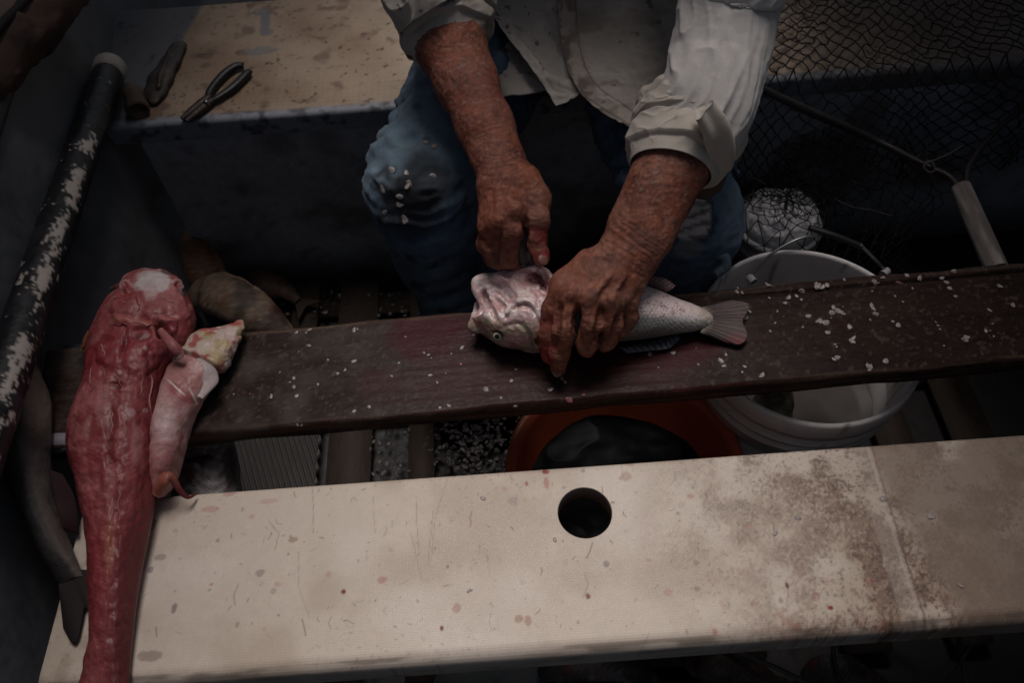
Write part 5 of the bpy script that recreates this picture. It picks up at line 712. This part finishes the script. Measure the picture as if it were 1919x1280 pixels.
prof = [(.001, .034), (.125, .034), (.13, .04), (.152, .24), (.160, .248), (.1655, .256), (.1655, .262), (.161, .265), (.153, .262), (.147, .25), (.128, .05), (.001, .046)]; v, f = lathe(prof, (oc[0], oc[1], 0), 120); c = mix((.36, .072, .030), (.26, .048, .021), fbm(v, 9, 3, 460)); c = mix(c, (.50, .12, .052), .8*sst(.246, .255, v[:, 2])); c = mix(c, (.10, .03, .02), .7*sst(.62, .74, fbm(v, 40, 4, 461))); obj('bowl', v, f, mat('orange_plastic', None, .42, var=[(20, .1)], spec=.5), ob, c)  # rim painted lighter, as if catching the light
g = np.linspace(-1, 1, 120); X, Y = np.meshgrid(g, g, indexing='ij'); k = np.maximum(np.abs(X), np.abs(Y))/np.maximum(np.hypot(X, Y), 1e-6); X2, Y2 = X*k*.140, Y*k*.140; v = np.stack([oc[0]+X2, oc[1]+Y2, np.full_like(X2, .165)], -1).reshape(-1, 3); rid = 1-np.abs(2*fbm(v, (11, 15, 1), 3, 465)-1)
v[:, 2] += .016*(rid-.75)+.02*(fbm(v, 9, 2, 466)-.5); o = obj('plastic_bag', v, grid_faces(120, 120), mat('black_bin_bag', (.008, .009, .013), .5, bump=[(45, .2)], spec=.22), None); tag(o, 'crumpled glossy black plastic bag inside the orange basin', 'bag'); o.modifiers.new('t', 'SOLIDIFY').thickness = .002
pc = px(1462, 408, .21); pail = empty('covered_pail', (pc[0], pc[1]+.01, .01)); tag(pail, 'round white pail with a crumpled white cover, under the black netting', 'pail')
v, f = lathe([(.001, .0), (.066, .0), (.069, .01), (.0715, .145), (.076, .150), (.0765, .158), (.073, .161), (.0735, .175), (.0765, .177), (.077, .186), (.073, .190), (.06, .191)], (pc[0], pc[1], .012), 96); c = np.tile((.68, .68, .70), (len(v), 1)); c = mix(c, (.02, .035, .11), .9*sst(.14, .135, v[:, 2])); c = mix(c, (.15, .13, .12), .5*sst(.5, .7, fbm(v, 20, 4, 470))); obj('tub', v, f, WP, pail, c)
th = np.linspace(0, 2*math.pi, 120, endpoint=False); q = np.linspace(0, 1, 60)[:, None]; R_ = .071*np.sin(q*math.pi/2)*np.ones((1, 120)); v = np.stack([pc[0]+R_*np.cos(th), pc[1]+R_*np.sin(th), .200+.047*np.cos(q*math.pi/2)*np.ones((1, 120))], -1).reshape(-1, 3); v[:, 2] += .028*((1-np.abs(2*fbm(v, (34, 34, 34), 3, 471)-1))-.75)*np.repeat(np.cos(q*math.pi/2)**.5*np.ones((1, 120)), 1).ravel(); obj('cover', v, grid_faces(60, 120, True), mat('white_film', (.76, .76, .79), .4, bump=[(90, .4)]), pail)
# ------------------------------------------------------------------ the landing net
net = empty('landing_net', px(1790, 345, .30)); tag(net, 'landing net with grey wooden handle and black mesh spread over bench and pail', 'net')
hp0, hp1 = px(1800, 350, .345), px(1868, 505, .33); v, f = tube([hp0, along(hp0, hp1, .5), hp1], (.0150, .0155, .016), 22, 60); c = mix((.46, .40, .37), (.22, .18, .165), sst(.3, .7, fbm(v@np.array([[160, 0, 0], [0, 8, 0], [0, 0, 160]]), 1, 3, 480))); obj('handle', v, f, mat('grey_wood', None, .75, var=[(200, .2)], bump=[(300, .4)], stretch=(1, .12, 1)), net, c)
HOOPM = mat('hoop_metal', (.045, .036, .034), .5, var=[(60, .35)], metal=.3)
v, f = tube([hp0+V3([.0, -.02, -.002]), px(1780, 332, .345), px(1735, 310, .34), P(1640, 262, Y=1.020), P(1540, 218, Y=1.030), P(1440, 172, Y=1.040), P(1400, 152, Y=1.05)], (.005, .0055, .0055, .0065, .0075, .0065, .006), 12, 90); obj('hoop', v, f, HOOPM, net)
v, f = tube([hp0+V3([.004, -.02, -.002]), px(1812, 325, .345), px(1822, 300, .345), px(1850, 262, .345), px(1900, 215, .35), px(1990, 150, .36)], .0052, 12, 60); obj('hoop', v, f, HOOPM, net)
CRD = mat('net_twine', (.0065, .006, .007), .8); LT = mat('pale_twine', (.10, .085, .075), .8)
v, f = tube([px(1728, 306, .352), px(1745, 302, .355), px(1752, 318, .348), px(1740, 322, .345), px(1733, 308, .352), px(1775, 290, .36), px(1805, 272, .36)], .0018, 6, 60); obj('lashing', v, f, LT, net)
v, f = tube([px(1500, 214, .34), px(1512, 208, .347), px(1524, 206, .345), px(1516, 220, .335)], .003, 8, 20); obj('lashing', v, f, LT, net)
def strands(paths, r, sides=4, n=None):
    parts = [tube(p, r, sides, n, False) for p in paths]; return join(parts)
def mesh_net(fn, nu, nv, seed, jit, r):                  # diagonal mesh of knotted twine over the surface fn(u, v)
    rg = np.random.default_rng(seed); N = {}
    for i in range(nu+1):
        for j in range(nv+1):
            if (i+j) % 2 == 0: N[i, j] = V3(fn((i+rg.normal(0, jit))/nu, (j+rg.normal(0, jit))/nv))
    paths = []
    for (i, j), p in N.items():
        for d in (1, -1):
            q = N.get((i+d, j+1))
            if q is None or rg.random() < .012: continue
            m_ = (p+q)/2+rg.normal(0, .0022, 3)+V3([0, 0, -.0012]); paths.append(np.array([p, (p*.45+m_*.55)+rg.normal(0, .0007, 3), m_, (q*.45+m_*.55), q]))
    return strands(paths, r)
def drape(u, v):                                         # over the bench, across its edge, and hanging in front of it
    x = .33+.66*u+.05*math.sin(v*5+u*3)*(1-v); fan = .5+.5*math.sin(u*7.5+.6)
    if v < .56: y = 1.40-.325*v/.56; z = .4275+.006*math.sin(u*23+v*9)**2+.010*math.sin(u*5+v*7)**2
    else:
        k = (v-.56)/.44; y = 1.068-.05*k-.05*k*math.sin(u*5); z = .422-.20*k-.03*math.sin(u*9)*k; x = x+.03*k*math.sin(u*17)
    return x, y, z
v, f = mesh_net(drape, 44, 38, 11, .11, .0013); obj('netting', v, f, CRD, net)
def overpail(u, v):
    a, r = u*2*math.pi, .004+.105*v
    z = .258-.30*max(0, r-.045)**1.25*6*(.5) if r > .045 else .256-.6*r*r*3
    k = max(0, (r-.079)/.03); return pc[0]+min(r, .082)*math.cos(a)*(1+.15*k)+.004*math.sin(5*a), pc[1]+min(r, .082)*math.sin(a)*(1+.15*k)+.003*math.cos(4*a), (z if r < .079 else .222-.05*k)+.004
v, f = mesh_net(overpail, 30, 12, 12, .26, .00105); obj('netting', v, f, CRD, net)
def slack(u, v): q = along(px(1400, 205, .30), px(1760, 325, .30), u); return q[0]-.04*v+.02*math.sin(9*v+5*u), q[1]-.10*v+.05*math.sin(u*6)*v, q[2]+.02-.20*v+.03*math.sin(u*8)
v, f = mesh_net(slack, 34, 16, 13, .3, .0011); obj('netting', v, f, mat('faded_twine', (.012, .011, .013), .8), net)
rg = np.random.default_rng(4); paths = []
for k in range(46):
    x, y = rg.uniform(1400, 1780), rg.uniform(190, 420); q = px(x, y, rg.uniform(.12, .30)); d = rg.normal(0, .022, 3); d[2] *= .4; paths.append(np.array([q, q+d*.5+rg.normal(0, .004, 3), q+d, q+d*1.5+rg.normal(0, .006, 3)]))
v, f = strands(paths, .0007, 4, 10); kind(tag(obj('twine_ends', v, f, LT, None), 'loose frayed twine ends and bits of weed caught in the dark net', 'twine'), 'stuff')
# ------------------------------------------------------------------ fish scales, each one of its own
SC = mat('fish_scale', (.50, .44, .43), .3, var=[(300, .45)], spec=.5, coat=.2, alpha=.55); SCP = mat('bloody_scale', (.40, .15, .16), .3, var=[(300, .4)], alpha=.75)
def scale_mesh(k):
    rg = np.random.default_rng(50+k); th = np.linspace(0, 2*math.pi, 14, endpoint=False); V = [(0, 0, .0013)]; a, b = (.0046, .0041) if k % 2 else (.0052, .0040)
    for r, z in ((.5, .0012), (.85, .0009), (1, .0002)): V += [(a*r*math.cos(t)*(1+.16*math.sin(3*t+k)+.08*math.sin(5*t+2*k)), b*r*math.sin(t)*(1+.1*math.cos(2*t+k)), z+.0006*math.cos(2*t)*r) for t in th]
    V += [(0, 0, .0)]; F_ = [(0, 1+i, 1+(i+1) % 14) for i in range(14)]
    for q in range(2): F_ += [(1+q*14+i, 15+q*14+i, 15+q*14+(i+1) % 14, 1+q*14+(i+1) % 14) for i in range(14)]
    F_ += [(43, 29+(i+1) % 14, 29+i) for i in range(14)]; me = bpy.data.meshes.new('fish_scale'); me.from_pydata(V, [], F_); me.polygons.foreach_set('use_smooth', np.ones(len(me.polygons), bool)); me.materials.append(SCP if k == 4 else SC); return me
SMESH = [scale_mesh(k) for k in range(5)]
def put_scale(loc, nrm, k, s, label, group):
    o = bpy.data.objects.new('fish_scale', SMESH[k]); q = Vector(nrm).to_track_quat('Z', 'Y') @ Quaternion((0, 0, 1), random.uniform(0, 6.3)) @ Quaternion((1, 0, 0), random.gauss(0, .22)); o.rotation_mode = 'QUATERNION'; o.rotation_quaternion = q; o.scale = (s, s*random.uniform(.8, 1.1), s); o.location = loc; COL.objects.link(o); tag(o, label, 'fish scale', group)
sp = [(1280+x/2.977, 400+y/2.977) for x, y in ((900, 370), (1118, 357), (1198, 388), (1065, 380), (1078, 395), (1320, 362), (1248, 350), (1505, 322), (1470, 385), (1487, 417), (1520, 463), (1765, 405), (1840, 512), (1710, 540), (805, 400), (780, 410), (745, 412), (655, 428), (665, 445), (632, 462), (588, 472), (660, 482), (570, 500), (482, 472), (840, 525), (830, 557), (865, 545), (885, 553), (1052, 515), (1068, 560), (697, 574), (765, 605), (795, 612), (930, 635), (1170, 603), (1200, 625), (488, 658), (942, 712), (860, 804), (1130, 826), (1040, 860), (1572, 705), (1580, 690), (210, 825), (440, 905), (805, 665), (365, 543), (350, 582), (240, 790), (345, 855), (300, 437), (478, 402), (1690, 657))]
sp += [(640+x/2.977, 400+y/2.977) for x, y in ((1350, 1012), (1270, 1040), (1165, 985), (970, 1075), (280, 908), (495, 905), (672, 750), (70, 825), (155, 1080), (70, 1105), (357, 690), (70, 648), (948, 935), (535, 945), (805, 985), (1800, 710), (1850, 780), (1720, 785), (890, 1030), (550, 1085), (600, 1075), (1230, 925), (20, 875), (485, 790), (320, 835))]
sp += [(x/2.977, 400+y/2.977) for x, y in ((1655, 665), (1730, 648), (1725, 738), (1640, 920), (1640, 970), (1655, 1020), (1515, 1018), (1775, 955), (1830, 818), (1660, 1180), (1885, 895))]
bpy.context.view_layer.update(); dg = bpy.context.evaluated_depsgraph_get()
def onto(o, x, y):
    inv = o.matrix_world.inverted(); r = FW+RT*(x-959.5)/FPX-UP*(y-640)/FPX; a = inv @ Vector(CAMP); b = inv @ Vector(CAMP+r); hit, loc, nrm, _ = o.ray_cast(a, (b-a).normalized()); return (o.matrix_world @ loc, nrm) if hit else (None, None)
rg = np.random.default_rng(9); pink = {53, 63, 54, 2}
for i, (x, y) in enumerate(sp+[(rg.uniform(430, 1880), 0) for _ in range(34)]):
    small = y == 0
    if small: y = 745-(x-60)*.088+rg.uniform(-62, 62)
    loc, nrm = onto(plank, x, y)
    if loc is None or nrm[2] < .2: continue
    pk = i in pink or (small and rg.random() < .1); s_ = rg.uniform(.16, .42) if small else rg.uniform(.45, 1.0)
    if x < 900 and not small: s_ *= .72
    put_scale(loc+nrm*.0003, nrm, 4 if pk else int(rg.integers(0, 4)), s_, 'small blood stained fish scale stuck on the dark plank' if pk else 'small pale translucent fish scale stuck on the dark plank', 'bloody fish scales on the plank' if pk else 'pale fish scales on the plank')
    for _ in range(0 if small else int(rg.choice([0, 0, 0, 1, 2]))):
        l2 = loc+Vector((rg.normal(0, .0032), rg.normal(0, .0032), .0008)); put_scale(l2, nrm+Vector((rg.normal(0, .2), rg.normal(0, .2), 0)), int(rg.integers(0, 4)), s_*rg.uniform(.45, .95), 'small pale translucent fish scale stuck on the dark plank', 'pale fish scales on the plank')
for x, y in [(640+a/2.977, b/2.977) for a, b in ((283, 950), (362, 965), (366, 1038), (376, 1020), (230, 1052), (325, 1097), (325, 1140), (243, 1183), (355, 1228), (350, 1216), (468, 792), (510, 980), (515, 815))]:
    loc, nrm = onto(jeans, x, y)
    if loc is not None: put_scale(loc+nrm*.0004, nrm, int(rg.integers(0, 4)), rg.uniform(.8, 1.2), 'white fish scale stuck to the blue jeans knee beside the knife hand', 'fish scales on the jeans knee')
bvx = [(x, y) for x, y in ((905, 935), (1452, 1000), (1040, 1012), (1655, 935), (1745, 968), (1800, 1098), (1495, 972), (880, 1108))]
for x, y in bvx:
    loc, nrm = onto(fb, x, y)
    if loc is not None: put_scale(loc+nrm*.0002, nrm, int(rg.integers(0, 4)), rg.uniform(.6, 1.0), 'thin clear fish scale drying on the cream front bench', 'fish scales on the cream bench')
parts = []
for k in range(460):                                     # the drift of scales on the floor
    x, y = (rg.normal(885, 42), rg.uniform(775, 885)) if k < 260 else ((rg.uniform(690, 960), rg.uniform(770, 890)) if k < 380 else (rg.uniform(500, 800), rg.uniform(545, 600)))
    q = px(x, y, .012+.02*rg.random()); me = SMESH[int(rg.integers(0, 4))]; vv = np.array([p.co[:] for p in me.vertices])*rg.uniform(.4, 1.35); R_ = np.array(Quaternion((rg.normal(), rg.normal()*.3, rg.normal()*.3, rg.normal()*2)).normalized().to_matrix()); parts.append((vv@R_.T+q, [tuple(p.vertices) for p in me.polygons]))
v, f = join(parts); kind(tag(obj('scale_litter', v, f, mat('dull_scale', (.11, .095, .095), .4, var=[(60, .4)]), None), 'drift of loose fish scales lying between the floor slats', 'fish scales'), 'stuff')
# ------------------------------------------------------------------ what lies in the dark nearest the camera
small_fish('fish', 'dim grey fish on the floor below the bench edge, left of the round basket rim', [px(1010, 1262, .06), px(1060, 1240, .09), px(1120, 1235, .09), px(1190, 1255, .08), px(1240, 1290, .05)], .032, (.06, .055, .055), (.13, .12, .12), 500)
small_fish('fish', 'dim brown fish lying on the floor under the bench edge, beside the rope', [px(1275, 1225, .08), px(1330, 1240, .09), px(1400, 1262, .09), px(1480, 1290, .06)], .030, (.07, .05, .04), (.12, .09, .075), 510)
small_fish('fish', 'dim fish nearest the bottom edge, right of the rope under the bench', [px(1500, 1270, .05), px(1560, 1262, .07), px(1620, 1275, .07), px(1700, 1310, .05)], .026, (.055, .05, .05), (.12, .115, .12), 520)
g = np.linspace(0, 1, 50); X, Y = np.meshgrid(g, g, indexing='ij'); a, b, c_, d = px(835, 1225, .06), px(1010, 1248, .05), px(790, 1340, .03), px(1060, 1340, .03); v = (a*(1-X[..., None])*(1-Y[..., None])+b*X[..., None]*(1-Y[..., None])+c_*(1-X[..., None])*Y[..., None]+d*X[..., None]*Y[..., None]).reshape(-1, 3); v[:, 2] += .03*(fbm(v, 20, 3, 530)-.4); o = obj('rag', v, grid_faces(50, 50), mat('grey_rag', (.055, .062, .066), .85, var=[(60, .2)], bump=[(400, .4)]), None); o.modifiers.new('t', 'SOLIDIFY').thickness = .003; tag(o, 'crumpled dark grey rag on the floor under the cream bench edge', 'rag')
v, f = tube([px(1310, 1190, .10), px(1370, 1218, .12), px(1440, 1246, .12), px(1520, 1285, .10), px(1600, 1330, .08)], .0035, 10, 60); tag(obj('rope', v, f, mat('dirty_rope', (.10, .085, .08), .85, bump=[(600, .6)]), None), 'thin dirty rope slanting across the floor under the bench edge', 'rope')
v, f = join([tube([px(1790, 1165, .16), px(1800, 1215, .17), px(1806, 1250, .17), px(1815, 1310, .16)], (.004, .0035, .0045), 8, 30), tube([px(1803, 1235, .171), px(1812, 1222, .18), px(1822, 1212, .18)], (.0028, .001), 6, 10), tube([px(1760, 1290, .15), px(1780, 1270, .16), px(1804, 1243, .171)], (.001, .0026), 6, 14)]); tag(obj('twig', v, f, mat('dark_bark', (.07, .05, .045), .8, var=[(90, .3)], bump=[(300, .4)]), None), 'thin forked dark twig standing under the right end of the bench', 'twig')
v, f = tube([px(1640, 1240, .10)+.085*V3([math.cos(t), math.sin(t), .15*math.sin(t)])+V3([.03, 0, 0]) for t in np.linspace(.8, 4.2, 12)], .003, 8, 60); tag(obj('wire_hoop', v, f, mat('dull_wire', (.06, .055, .055), .5, metal=.5), None), 'bent dull wire hoop in the dark under the bench', 'wire')
